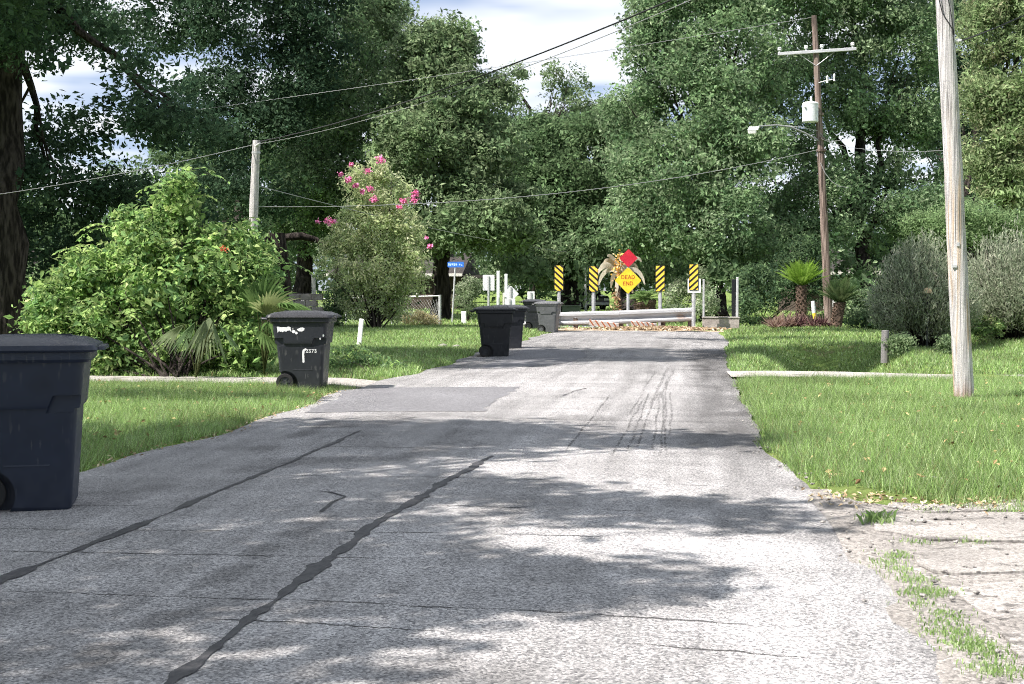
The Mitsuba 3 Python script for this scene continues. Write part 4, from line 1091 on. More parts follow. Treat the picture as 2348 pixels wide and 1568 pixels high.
def bin_(label, front, yaw, bsdf, H=1.14, marks=False, group=None, lidb=None):
    """front: the ground point of the lower front corner towards the viewer; yaw: turn from facing the road (+x)."""
    k = thing('wheeled_bin', label, 'bin', group)
    s = H / 1.14
    R = rotz(yaw) * s
    off = R @ np.array([0.31, -0.265, 0])
    o = np.array([front[0] - off[0], front[1] - off[1], max(terrain(front[0], front[1]), 0.0) + 0.0])
    low = hull(rr(-0.27, 0.31, -0.265, 0.265, 0.05, 0.03), rr(-0.25, 0.29, -0.245, 0.245, 0.05, 0.0), rr(-0.335, 0.355, -0.305, 0.305, 0.06, 0.70))
    up = hull(rr(-0.345, 0.370, -0.322, 0.322, 0.06, 0.67), rr(-0.350, 0.376, -0.328, 0.328, 0.06, 0.69), rr(-0.385, 0.405, -0.345, 0.345, 0.06, 0.985))
    rim = hull(rr(-0.40, 0.425, -0.362, 0.362, 0.07, 0.965), rr(-0.415, 0.440, -0.375, 0.375, 0.07, 0.985), rr(-0.415, 0.440, -0.375, 0.375, 0.07, 1.03))
    body = low + up + rim
    arch = m3.Manifold.cylinder(1.2, 0.172, 0.172, 40, True).rotate([90, 0, 0]).translate([-0.205, 0, 0.115])
    arch = arch - m3.Manifold.cube([1.0, 0.30, 1.0], True)
    body = body - arch
    for sy in (-1, 1):                                              # grip recess below the collar, near the front; and a shallow one at the rear
        for xa, xb in ((0.16, 0.40), (-0.40, -0.22)):
            n = hull(rr(xa, xb, sy * 0.335 - 0.05, sy * 0.335 + 0.05, 0.03, 0.64), rr(xa + 0.05, xb, sy * 0.335 - 0.05, sy * 0.335 + 0.05, 0.03, 0.755))
            body = body - n
        body = body + hull(rr(-0.10, 0.18, sy * 0.285 - 0.008 * 0, sy * 0.285 + sy * 0.002 + 0.001, 0.0005, 0.30), rr(-0.10, 0.18, sy * 0.285, sy * 0.285 + 0.001, 0.0005, 0.31))
    body = body - hull(rr(-0.36, 0.38, -0.32, 0.32, 0.05, 1.0), rr(-0.36, 0.38, -0.32, 0.32, 0.05, 1.2))
    part(k, 'body', put(body, R, o), bsdf, 32)
    lid = hull(rr(-0.46, 0.475, -0.392, 0.392, 0.08, 1.032), rr(-0.47, 0.485, -0.40, 0.40, 0.08, 1.045), rr(-0.46, 0.475, -0.39, 0.39, 0.08, 1.075), rr(-0.36, 0.38, -0.31, 0.31, 0.10, 1.115), rr(-0.15, 0.2, -0.18, 0.18, 0.10, 1.135))
    lid = lid - hull(rr(-0.42, 0.44, -0.36, 0.36, 0.07, 1.0), rr(-0.40, 0.42, -0.34, 0.34, 0.07, 1.055))
    for y in (-0.2, 0.0, 0.2):
        lid = lid + hull(rr(-0.30, 0.34, y - 0.02, y + 0.02, 0.015, 1.08), rr(-0.26, 0.30, y - 0.012, y + 0.012, 0.01, 1.137 - abs(y) * 0.06))
    lk = part(k, 'lid', put(lid, R, o), lidb or bsdf, 32)
    part(lk, 'lip', put(hull(rr(0.47, 0.525, -0.24, 0.24, 0.02, 1.04), rr(0.47, 0.52, -0.23, 0.23, 0.02, 1.062)), R, o), lidb or bsdf, 32)
    bar = tube([(-0.44, -0.30, 1.015), (-0.52, -0.30, 1.02), (-0.535, -0.27, 1.025), (-0.535, 0.27, 1.025), (-0.52, 0.30, 1.02), (-0.44, 0.30, 1.015)], 0.018, 10)
    part(k, 'handle', put(bar, R, o), bsdf, 50)
    part(k, 'axle', put(cyl((-0.215, -0.27, 0.125), (-0.215, 0.27, 0.125), 0.012, 10), R, o), 'galvanised_bsdf', 40)
    for sy in (-1, 1):
        c = np.array([-0.215, sy * 0.250, 0.125])
        prof = [(0.078, -0.028), (0.118, -0.028), (0.125, -0.02), (0.125, 0.02), (0.118, 0.028), (0.078, 0.028), (0.078, -0.028)]
        w = part(k, 'wheel', put(put(lathe(prof, 28), rotx(math.pi / 2), c), R, o), 'rubber_bsdf', 35)
        hub = [lathe([(0.0, -0.02), (0.03, -0.024), (0.034, -0.012), (0.076, -0.012), (0.077, 0.012), (0.034, 0.012), (0.03, 0.024), (0.0, 0.02)], 20)]
        for q in range(6):
            hub.append(put(box(0.03, 0.076, -0.006, 0.006, -0.02, 0.02), rotz(q * math.pi / 3)))
        part(w, 'rim', put(put(cat(hub), rotx(math.pi / 2), c), R, o), bsdf, 30)
    if marks:
        def decal(poly, nm, b='white_paint_bsdf', up_=True, dep=0.0018):
            geo = [g for g in getattr(poly, 'geoms', [poly])]
            for g in geo:
                v, f = man(trimesh.creation.extrude_polygon(g, dep, engine='earcut'))
                # the side wall leans out: collar from 0.325 at z .68 to 0.345 at .985; lower wall from .265 at .03 to .305 at .70
                wall = np.where(v[:, 1] > 0.68, 0.328 + (v[:, 1] - 0.69) * (0.017 / 0.295), 0.265 + (v[:, 1] - 0.03) * (0.040 / 0.67))
                v = np.stack([v[:, 0], -(wall + 0.0015 + v[:, 2]), v[:, 1]], 1)
                part(k, nm, put((v, f), R, o), b)
        r = np.random.default_rng(5)
        top = [(-0.305 + 0.017 * q, 0.905 + r.uniform(-0.004, 0.006)) for q in range(12)]
        bot = [(-0.11 - 0.017 * q, 0.855 + r.uniform(-0.020, 0.012)) for q in range(12)]
        decal(Polygon(top + bot).buffer(0.004), 'paint_smear')
        decal(Polygon([(-0.02, 0.875), (0.02, 0.893), (0.055, 0.897), (0.075, 0.888), (0.07, 0.868), (0.045, 0.852), (0.0, 0.856)]).buffer(0.006), 'paint_blot')
        for x, z, rad in ((-0.075, 0.845, 0.026), (-0.035, 0.825, 0.020), (-0.085, 0.882, 0.008)):
            decal(Polygon([(x + rad * math.cos(a) * r.uniform(0.85, 1.1), z + rad * 0.9 * math.sin(a)) for a in np.linspace(0, 6.28, 14)[:-1]]), 'paint_blot')
        decal(LineString([(0.055, 0.42), (0.050, 0.52), (0.058, 0.575), (0.085, 0.592)]).buffer(0.015), 'paint_smear')
        t = meshkit.text_mesh('2373', 0.045, 0.0018, True)
        v, f = man(t)
        v = v * [1, 1, 1] + [0.085, 0.548, 0]
        wall = 0.265 + (v[:, 1] - 0.03) * (0.040 / 0.67)
        part(k, 'number', put((np.stack([v[:, 0], -(wall + 0.0015 + v[:, 2]), v[:, 1]], 1), f[:, ::-1]), R, o), 'white_paint_bsdf')
        for x, z in ((0.345, 0.79), (0.30, 0.745)):
            decal(Polygon([(x + 0.012 * math.cos(a), z + 0.014 * math.sin(a)) for a in np.linspace(0, 6.28, 10)[:-1]]).difference(Polygon([(x + 0.006 * math.cos(a), z + 0.007 * math.sin(a)) for a in np.linspace(0, 6.28, 8)[:-1]])), 'paint_ring')
    return k


bin_('large navy blue wheeled bin in the left foreground, cut by the frame', gp(164, 1172), math.radians(20), 'navy_plastic_bsdf', 1.155)
bin_('charcoal wheeled bin with white painted marks beside the vine mound', gp(738, 897), math.radians(6), 'charcoal_plastic_bsdf', 1.15, marks=True)
bin_('black wheeled bin on the asphalt, the nearer of the middle pair', gp(1166, 819), math.radians(10), 'black_plastic_bsdf', 1.10)
bin_('dark grey wheeled bin just behind the black one of the middle pair', gp(1196, 801), math.radians(18), 'charcoal_plastic_bsdf', 1.08)
bin_('dark wheeled bin at the back, left of the pale grey bin', gp(1242, 757), math.radians(6), 'charcoal_plastic_bsdf', 1.08)
bin_('pale grey wheeled bin at the left end of the guardrail', gp(1272, 763), math.radians(-8), 'grey_plastic_bsdf', 1.06)


# ------------------------------------------------------------------ utility poles and wires
def pole(label, base, top, r0, r1, bsdf, seed, n=40, sides=20):
    rng = np.random.default_rng(seed)
    k = thing('utility_pole', label, 'utility pole')
    pts = wiggle(base, top, n, r0 * 0.012, rng)
    v, f = tube(pts, np.linspace(r0, r1, n), sides)
    v[:, :2] += (meshkit.fbm(v * [9, 9, 1.2], 3, seed)[:, None] - 0.5) * r0 * 0.12
    part(k, 'shaft', (v, f), bsdf, 50)
    return k, pts


nb = gp(2212, 922)
ntop = at(2165 - 47 * 760 / 920, -760, nb[1])
np_k, np_pts = pole('thick weathered pale wooden utility pole on the right grass verge', nb - [0, 0, 0.15], ntop, 0.128, 0.090, 'pole_wood_bsdf', 71)
yn = nb[1] - 0.135
part(np_k, 'ground_wire', tube([at(2143, -40, yn + .02), at(2160, 30, yn), at(2183, 66, yn + .03), at(2190, 140, yn + .10)], 0.007, 6), 'wire_bsdf', 50)
part(np_k, 'ground_wire', tube([at(2160, -60, yn), at(2178, 20, yn + .01), at(2187, 80, yn + .06)], 0.006, 6), 'wire_bsdf', 50)
part(np_k, 'ground_wire', tube([at(2196, 290, yn + .08), at(2192, 330, yn + .05), at(2193, 400, yn + .04), at(2199, 440, yn + .06)], 0.006, 6), 'wire_bsdf', 50)
ins = at(2194, 94, nb[1] - 0.03)
part(np_k, 'insulator', put(lathe([(0, -0.05), (0.022, -0.05), (0.030, -0.01), (0.018, 0.0), (0.030, 0.01), (0.022, 0.05), (0, 0.05)], 14), roty(math.pi / 2), ins), 'porcelain_bsdf', 40)

for u, v, w_, h_ in ((2188, 610, 0.06, 0.035), (2196, 560, 0.035, 0.05)):
    c = at(u, v, nb[1] - 0.128)
    part(np_k, 'tag', box(c[0] - w_ / 2, c[0] + w_ / 2, c[1] - 0.006, c[1] + 0.02, c[2] - h_ / 2, c[2] + h_ / 2), 'galvanised_bsdf')
m, c = tuft(nb, 700, 0.16, 0.08, 0.004, 78)
solo('grass', 'taller uncut grass ringing the foot of the near utility pole', 'grass', m, 'grass_bsdf', False, None, 'stuff', color=c)

fbp = gp(1901, 757); yf = fbp[1]
ftop = at(1866, 36, yf)
fp_k, fp_pts = pole('tall brown wooden utility pole with crossarm, transformer and street lamp', fbp - [0, 0, 0.1], ftop, 0.155, 0.095, 'dark_pole_bsdf', 72)
a0, a1 = at(1783, 124, yf - 0.14), at(1963, 112, yf - 0.14)
ax = unit(a1 - a0)
arm_v, arm_f = box(-1, 1, -0.045, 0.045, -0.055, 0.055, 0.01)
arm_v[:, 0] *= np.linalg.norm(a1 - a0) / 2
RA = np.stack([ax, [0, 1, 0], np.cross(ax, [0, 1, 0])], 1)
arm = part(fp_k, 'crossarm', put((arm_v, arm_f), RA, (a0 + a1) / 2), 'galvanised_bsdf', 30)
for t in (0.02, 0.36, 0.56, 0.95):
    part(fp_k, 'insulator', put(lathe([(0, 0), (0.03, 0), (0.03, 0.06), (0.07, 0.08), (0.06, 0.12), (0.075, 0.14), (0.05, 0.19), (0, 0.20)], 12), None, a0 + (a1 - a0) * t + [0, 0, 0.05]), 'porcelain_bsdf', 40)
part(fp_k, 'arm_brace', cat([cyl(a0 * 0.75 + a1 * 0.25 + [0, 0.05, 0], at(1869, 150, yf - .1), 0.012, 6), cyl(a0 * 0.25 + a1 * 0.75 + [0, 0.05, 0], at(1872, 150, yf - .1), 0.012, 6)]), 'galvanised_bsdf', 30)
sc = yf / 3200.0
tc = at(1857, 280, yf - 0.32)
tr = part(fp_k, 'transformer', put(lathe([(0, 0), (0.26, 0.0), (0.275, 0.02), (0.275, 0.60), (0.285, 0.61), (0.285, 0.64), (0.24, 0.69), (0, 0.71)], 24), None, tc), 'sign_back_bsdf', 35)
part(tr, 'bushing', cat([put(lathe([(0, 0), (0.05, 0), (0.035, 0.05), (0.05, 0.07), (0.035, 0.11), (0.045, 0.14), (0.02, 0.2), (0, 0.2)], 12), None, tc + [0.02, -0.05, 0.69]),
                         put(lathe([(0, 0), (0.04, 0), (0.03, 0.08), (0, 0.1)], 10), rotx(math.pi / 2) , tc + [-0.2, -0.22, 0.5])]), 'porcelain_bsdf', 40)
part(tr, 'bracket', cat([box(tc[0] + 0.1, tc[0] + 0.2, tc[1], tc[1] + 0.3, tc[2] + 0.12, tc[2] + 0.18), box(tc[0] + 0.1, tc[0] + 0.2, tc[1], tc[1] + 0.3, tc[2] + 0.46, tc[2] + 0.52)]), 'galvanised_bsdf')
la = at(1876, 322, yf - 0.1)
lamp_arm = part(fp_k, 'lamp_arm', tube([la, at(1845, 305, yf - 0.3), at(1812, 291, yf - 0.5), at(1780, 287, yf - 0.7), at(1738, 290, yf - 0.9)], [0.035, 0.032, 0.03, 0.028, 0.026], 10), 'bright_wire_bsdf', 50)
part(fp_k, 'lamp_brace', tube([at(1874, 300, yf - 0.1), at(1840, 292, yf - .3), at(1800, 288, yf - .55)], 0.012, 6), 'galvanised_bsdf', 50)
lh = at(1725, 300, yf - 0.95)
hd = part(fp_k, 'lamp_head', put(hull(rr(-0.18, 0.20, -0.12, 0.12, 0.05, 0.02), rr(-0.12, 0.24, -0.08, 0.08, 0.03, 0.14)), None, lh), 'sign_back_bsdf', 40)
part(hd, 'lens', put(hull(rr(-0.17, 0.15, -0.11, 0.11, 0.05, 0.017), rr(-0.14, 0.12, -0.09, 0.09, 0.04, -0.10)), None, lh), 'lamp_glass_bsdf', 40)
part(fp_k, 'cutout_bracket', cat([tube([at(1876, 190, yf - .1), at(1890, 186, yf - .2), at(1908, 182, yf - .3)], 0.018, 6), put(lathe([(0, 0), (0.045, 0), (0.03, 0.1), (0.05, 0.2), (0, 0.28)], 10), None, at(1896, 190, yf - .25)), put(lathe([(0, 0), (0.04, 0), (0.025, 0.1), (0.04, 0.22), (0, 0.28)], 10), None, at(1912, 186, yf - .3))]), 'porcelain_bsdf', 40)
for p in (at(1877, 262, yf), at(1880, 318, yf), at(1882, 345, yf)):
    part(fp_k, 'clamp', put(lathe([(0.0, -0.04), (0.17, -0.04), (0.17, 0.04), (0, 0.04)], 14), None, p), 'dark_pole_bsdf', 30)

lyp = 39.0
lbp = np.array([*at(568, 560, lyp)[:2], -0.1])
ltp = at(588, 322, lyp)
lp_k, lp_pts = pole('short pale wooden service pole rising out of the vine mound', lbp, ltp, 0.155, 0.11, 'pole_wood_bsdf', 73)
part(lp_k, 'bracket', cat([cyl(at(586, 335, lyp - .12), at(596, 328, lyp - .2), 0.03, 8), put(lathe([(0, -0.03), (0.125, -0.03), (0.125, 0.03), (0, 0.03)], 14), None, at(587, 350, lyp))]), 'galvanised_bsdf', 30)


def wire(label, pts_list, r, bsdf, group=None):
    solo('wire', label, 'wire', tube(pts_list, r, 6, False), bsdf, 60, group)


pa = at(2139, -270, nb[1])
wire('thick dark overhead cable crossing the sky gap to the short service pole', sag(pa, at(590, 326, lyp), 0.40, 40), 0.014, 'wire_bsdf')
wire('pale cable running left from the top of the short service pole', sag(at(588, 330, lyp), at(-120, 462, 32.0), 0.12, 24), 0.010, 'bright_wire_bsdf')
wire('pale wire twisted along the thick cable towards the short service pole', sag(pa + [0, 0, -0.10], at(591, 330, lyp), 0.47, 40), 0.007, 'bright_wire_bsdf')
wire('high thin line from the far utility pole top across the sky gap to the left', sag(ftop + [0, 0, -0.05], at(150, 292, 47.0), 0.12, 40), 0.009, 'bright_wire_bsdf')
wire('white twisted service cable from the far utility pole to the short service pole', sag(at(1876, 343, yf - .1), at(583, 474, lyp - .1), 0.55, 40), 0.011, 'bright_wire_bsdf')
wire('thin drop wire falling from the short service pole towards the thin far post', sag(at(586, 425, lyp - .1), at(1334, 582, 78.0), 0.25, 40), 0.011, 'bright_wire_bsdf')
wire('dark service wire leaving the near pole at the upper right', sag(ins + [0.05, 0, 0], at(2480, -35, nb[1] + 2), 0.05, 16), 0.010, 'wire_bsdf')
wire('drooping loop of wire below the lamp on the far utility pole', [at(1880, 372, yf - .1), at(1890, 395, yf - .2), at(1905, 415, yf - .3), at(1925, 428, yf - .3), at(1945, 430, yf - .3)], 0.010, 'bright_wire_bsdf')
wire('short loop of wire right of the lamp bracket on the far utility pole', [at(1880, 305, yf - .1), at(1890, 318, yf - .2), at(1905, 325, yf - .25), at(1925, 322, yf - .3)], 0.009, 'bright_wire_bsdf')
wire('faint line running right from the far utility pole to the near pole', sag(at(1882, 318, yf - .1), at(2180, 345, nb[1] + 0.14), 0.15, 30), 0.004, 'bright_wire_bsdf')


# ------------------------------------------------------------------ guardrail, signs and markers
def sweep(profile, p, q):
    """A (y, z) profile polygon swept along x from p to q."""
    p, q = np.asarray(p, float), np.asarray(q, float)
    d = q - p; L = np.linalg.norm(d); ex = d / L
    ey = unit(np.cross([0, 0, 1.0], ex)); ez = np.cross(ex, ey)
    v, f = man(trimesh.creation.extrude_polygon(profile, L, engine='earcut'))
    return p + v[:, 2:3] * ex + v[:, 0:1] * ey + v[:, 1:2] * ez, f[:, ::-1]


yg = 50.0
gr = thing('guardrail', 'silver ribbed steel guardrail across the end of the road', 'guardrail')
line = [(0.03, -0.235), (-0.07, -0.195), (-0.08, -0.145), (0.045, -0.075), (0.055, -0.03), (-0.08, 0.105), (-0.07, 0.185), (0.03, 0.235)]
prof = LineString(line).buffer(0.006, cap_style=2, join_style=1, quad_segs=2)
rl, rm, rt = at(1200, 733, yg + 0.3), at(1420, 727.5, yg), at(1587, 721, yg)
part(gr, 'beam', sweep(prof, rl, rm), 'rail_bsdf', 25)
part(gr, 'beam', sweep(prof, rm + [0, -0.016, 0.004], rt + [0, -0.016, 0.004]), 'rail_bsdf', 25)
for u, v in ((1225, 730), (1319, 728), (1420, 726), (1520, 723), (1582, 720)):
    c = at(u, v, yg + 0.14)
    po = part(gr, 'post', box(c[0] - 0.08, c[0] + 0.08, c[1] - 0.0, c[1] + 0.15, -0.2, c[2] + 0.20, 0.01), 'dark_pole_bsdf')
    part(po, 'bolt', put(lathe([(0, -0.012), (0.022, -0.01), (0.022, 0.004), (0, 0.004)], 8), rotx(math.pi / 2), c + [0, -0.13, 0.0]), 'galvanised_bsdf', 30)
rv, rf = [], []
g2 = thing('guardrail', 'second pale guardrail low behind the bins on the left', 'guardrail')
prof2 = affinity.scale(prof, 1, 0.7)
part(g2, 'beam', sweep(prof2, at(1150, 742, yg + 3.2), at(1372, 744, yg + 3.0)), 'rail_bsdf', 25)
for u in (1165, 1262, 1362):
    c = at(u, 742, yg + 3.3)
    part(g2, 'post', box(c[0] - 0.07, c[0] + 0.07, c[1], c[1] + 0.14, -0.2, c[2] + 0.15), 'dark_pole_bsdf')


def panel(w, h, r, depth=0.006):
    p = Polygon([(-w / 2, -h / 2), (w / 2, -h / 2), (w / 2, h / 2), (-w / 2, h / 2)]).buffer(-r).buffer(r, quad_segs=5)
    v, f = man(trimesh.creation.extrude_polygon(p, depth, engine='earcut'))
    uv = np.stack([v[:, 0] / w + 0.5, v[:, 1] / h + 0.5], 1)
    return np.stack([v[:, 0], -v[:, 2], v[:, 1]], 1), f, uv


def upost(x, y, z0, z1, bsdf='galvanised_bsdf', w=0.055):
    pr = Polygon([(-w, -0.0), (-w * 0.5, 0.0), (-w * 0.45, -0.028), (w * 0.45, -0.028), (w * 0.5, 0.0), (w, 0.0), (w, 0.006), (w * 0.42, 0.006), (w * 0.38, -0.022), (-w * 0.38, -0.022), (-w * 0.42, 0.006), (-w, 0.006)])
    v, f = man(trimesh.creation.extrude_polygon(pr, z1 - z0, engine='earcut'))
    return v + [x, y, z0], f


for u, va, vb, yy, b, lab in ((1281, 608, 667, yg + 0.5, 'stripe_down_right_bsdf', 'black and yellow striped marker panel farthest left, behind the pale grey bin'), (1360, 610, 669, yg + 0.5, 'stripe_down_right_bsdf', 'black and yellow striped marker panel just left of the yellow diamond sign'),
                              (1513, 609, 668, yg + 0.5, 'stripe_down_left_bsdf', 'black and yellow striped marker panel just right of the yellow diamond sign'), (1590, 606, 665, yg - 0.25, 'stripe_down_left_bsdf', 'black and yellow striped marker panel at the right end of the guardrail')):
    k = thing('object_marker', lab, 'road marker', 'striped markers along the guardrail')
    c = at(u, (va + vb) / 2, yy)
    h = (vb - va) * yy / 3200 * 1.01; w = h / 2.75
    v, f, uv = panel(w, h, 0.05)
    part(k, 'panel', (v + c, f), b, False, uv=uv)
    part(k, 'post', upost(c[0], c[1] + 0.05, -0.1, c[2] + h * 0.4, w=0.065), 'galvanised_bsdf')
    if u == 1590:
        v, f, uv = panel(0.46, 0.50, 0.02)
        part(k, 'back_plate', (v + c + [0.02, 0.025, -0.30], f), 'white_paint_bsdf', label='white plate behind the foot of the striped panel')


def diamond(c, half, r=0.04, depth=0.006):
    p = Polygon([(0, -half), (half, 0), (0, half), (-half, 0)]).buffer(-r).buffer(r, quad_segs=5)
    v, f = man(trimesh.creation.extrude_polygon(p, depth, engine='earcut'))
    return np.stack([v[:, 0], -v[:, 2], v[:, 1]], 1) + c, f


ys_ = yg + 0.55
s = thing('dead_end_sign', 'yellow diamond DEAD END sign with orange-brown lettering on a post behind the guardrail', 'road sign')
c = at(1439.5, 643, ys_)
part(s, 'panel', diamond(c, 0.485), 'yellow_sign_bsdf')
for txt, dz, hh in (('DEAD', 0.055, 0.135), ('END', -0.175, 0.135)):
    v, f = man(meshkit.text_mesh(txt, hh, 0.004, True))
    v[:, 0] -= (v[:, 0].min() + v[:, 0].max()) / 2
    part(s, 'lettering', (np.stack([v[:, 0], -v[:, 2] - 0.008, v[:, 1] + dz], 1) + c, f), 'dark_red_bsdf')
part(s, 'post', cyl((c[0], c[1] + 0.07, -0.1), (c[0], c[1] + 0.07, c[2] + 0.95), 0.055, 12), 'galvanised_bsdf', 40)
s = thing('red_marker_sign', 'plain red diamond sign fixed above the yellow diamond', 'road sign')
c = at(1440.5, 592, ys_ - 0.02)
part(s, 'panel', diamond(c, 0.335, 0.03), 'red_sign_bsdf')

# dried banana-like plant with pale arching leaves behind the signs
rngq = np.random.default_rng(17)
k = thing('dried_plant', 'dried plant with pale arching drooping leaves behind the diamond signs', 'plant')
bq = at(1425, 720, 52.5); bq[2] = 0
hq = at(1422, 625, 52.5)
part(k, 'stem', tube(wiggle(bq, hq, 8, 0.03, rngq), np.linspace(0.09, 0.05, 8), 8), 'sago_trunk_bsdf', 40)
for du, dv, L in ((-48, 8, 1), (-50, 42, 1), (-38, -8, 1), (-22, 48, 1), (-10, 70, 1), (48, -12, 1), (40, 8, 1), (56, 40, 1), (42, 48, 1), (30, -16, 1), (-55, 22, 1), (10, -28, 1), (28, 60, 1), (-30, -24, 1)):
    e = at(1422 + du, 612 + dv, 52.5 + rngq.normal(0, 0.2))
    t = np.linspace(0, 1, 12)[:, None]
    m_ = (hq + e) / 2 + [0.0, -0.1, 0.30 + 0.06 * abs(du) / 10]
    m_[0] = hq[0] + (e[0] - hq[0]) * 0.75
    cc = (1 - t) ** 2 * hq + 2 * t * (1 - t) * m_ + t ** 2 * e
    wd = (0.085 * np.sin(np.linspace(0.25, 3.0, 12)) ** 0.7)[:, None]
    sd = unit(np.cross(np.gradient(cc, axis=0), [0.2, 1.0, 0.2]))
    v = np.vstack([cc - sd * wd, cc + sd * wd]); q = np.arange(11)
    f = np.vstack([np.stack([q, q + 1, q + 13], 1), np.stack([q, q + 13, q + 12], 1)])
    part(k, 'leaf', (v, f), 'petal_bsdf', False, color=np.repeat(tint([(0.52, 0.48, 0.38), (0.62, 0.58, 0.48), (0.44, 0.38, 0.28)], 1, rngq, 1, 0.1), len(v), 0))
P = at(1418, 608, 52.2) + rngq.normal(0, 1, (150, 3)) * [0.10, 0.08, 0.26]
part(k, 'seed_head', leaves(P, 0.10, 0.09, unit(rngq.normal(size=(150, 3))), rngq), 'petal_bsdf', False, label='yellow-orange seed head', color=tint([(0.80, 0.50, 0.12), (0.78, 0.66, 0.40), (0.70, 0.36, 0.12)], 150, rngq, 4, 0.2))
P = at(1412, 690, 52.2) + rngq.normal(0, 1, (60, 3)) * [0.08, 0.05, 0.25]
part(k, 'withered_leaves', leaves(P, 0.16, 0.07, unit(rngq.normal(size=(60, 3))), rngq, 0.1), 'petal_bsdf', False, color=tint([(0.55, 0.36, 0.22), (0.40, 0.26, 0.16)], 60, rngq, 4, 0.2))


def board(label, ca, cb, w, yy):
    p, q = at(*ca, yy), at(*cb, yy + 0.1)
    ex = unit(q - p); L = np.linalg.norm(q - p)
    ez = unit(np.cross(ex, [0, 1.0, 0.35])) ; ez = ez if ez[2] > 0 else -ez
    ey = np.cross(ez, ex)
    v, f = box(0, L, -0.012, 0.012, -w / 2, w / 2)
    f = np.array(f)
    vv = v[f].reshape(-1, 3); ff = np.arange(len(vv)).reshape(-1, 3)
    uv = np.stack([vv[:, 0] / L, vv[:, 2] / w + 0.5], 1)
    solo('barricade_board', label, 'barricade board', (p + vv[:, :1] * ex + vv[:, 1:2] * ey + vv[:, 2:3] * ez, ff), 'barricade_bsdf', uv=uv, group=None)


board('white and orange striped barricade board fallen under the middle of the guardrail', (1350, 739), (1418, 748), 0.20, yg - 0.55)
board('white and orange striped barricade board propped right of the fallen one', (1446, 741), (1505, 747), 0.17, yg - 0.5)
# leaf litter and debris at the road's end
rngl = np.random.default_rng(44)
n = 1500
P = np.column_stack([rngl.normal(-1.3, 1.1, n), 48.9 + rngl.normal(0, 0.35, n), np.zeros(n)])
P[:, 2] = 0.03 + 0.07 * np.exp(-((P[:, 0] + 1.4) ** 2 / 3.5 + (P[:, 1] - 49.4) ** 2 / 0.4)) + 0.03
solo('leaf_litter', 'heap of dry leaves and debris in front of the guardrail', 'leaf litter', leaves(P, 0.15, 0.09, unit(rngl.normal(size=(n, 3)) + [0, -0.4, 1.0]), rngl), 'petal_bsdf', False, None, 'stuff',
     color=tint([(0.50, 0.38, 0.24), (0.32, 0.22, 0.14), (0.62, 0.52, 0.38), (0.20, 0.14, 0.09)], n, rngl, 4, 0.25))
n = 240
P = np.vstack([np.column_stack([rngl.uniform(0.75, 2.1, n), 9.75 + rngl.normal(0, 0.18, n), np.full(n, 0.02)]), np.column_stack([road_left(rngl.uniform(10.8, 20, n)) + rngl.normal(0, 0.08, n), rngl.uniform(10.8, 20, n), np.full(n, 0.012)])])
P[n:, 0] = road_left(P[n:, 1]) + rngl.normal(-0.02, 0.07, n)
solo('dry_leaf_litter', 'scattered dry grass clippings and leaves along the road edges', 'leaf litter', leaves(P, 0.045, 0.02, unit(rngl.normal(size=(2 * n, 3)) * 0.5 + [0, 0, 1.0]), rngl), 'petal_bsdf', False, None, 'stuff',
     color=tint([(0.48, 0.38, 0.24), (0.34, 0.25, 0.15), (0.60, 0.52, 0.36)], 2 * n, rngl, 4, 0.25))

n = 700
xx = np.r_[rngl.uniform(0.9, 5.5, n // 2), rngl.uniform(-10.5, -5.0, n // 2)]; yy = np.r_[rngl.uniform(10, 22, n // 2), rngl.uniform(12, 20, n // 2)]
P = np.column_stack([xx, yy, terrain(xx, yy) + 0.06])
solo('fallen_leaves', 'fallen dry leaves scattered over both near lawns', 'leaf litter', leaves(P, 0.06, 0.035, unit(rngl.normal(size=(n, 3)) * 0.5 + [0, 0, 1.0]), rngl), 'petal_bsdf', False, None, 'stuff',
     color=tint([(0.42, 0.30, 0.16), (0.30, 0.20, 0.11), (0.52, 0.44, 0.22)], n, rngl, 4, 0.3))

# blue street name sign
s = thing('street_sign', 'blue street name sign on a slim post left of the white sign backs', 'street sign')
c = at(1044.5, 606.5, 58.0); pb0 = at(1036, 742, 58.0)
v, f, uv = panel(0.70, 0.23, 0.04)
part(s, 'blade', (v + c, f), 'blue_sign_bsdf')
part(s, 'lettering', cat([put(box(x0, x1, -0.010, -0.0065, z0, z1), None, c) for x0, x1, z0, z1 in ((-0.32, -0.26, -0.05, 0.06), (-0.24, -0.20, -0.06, 0.04), (-0.18, -0.10, -0.03, 0.05), (-0.08, -0.03, -0.06, 0.05), (-0.01, 0.06, -0.04, 0.045), (0.14, 0.20, -0.03, 0.03), (0.23, 0.28, -0.05, 0.0))]), 'pale_blue_bsdf')
part(s, 'post', tube([(pb0[0], pb0[1], -0.1), (c[0] - 0.03, c[1] + 0.04, c[2] - 0.1)], 0.035, 10), 'galvanised_bsdf', 40)

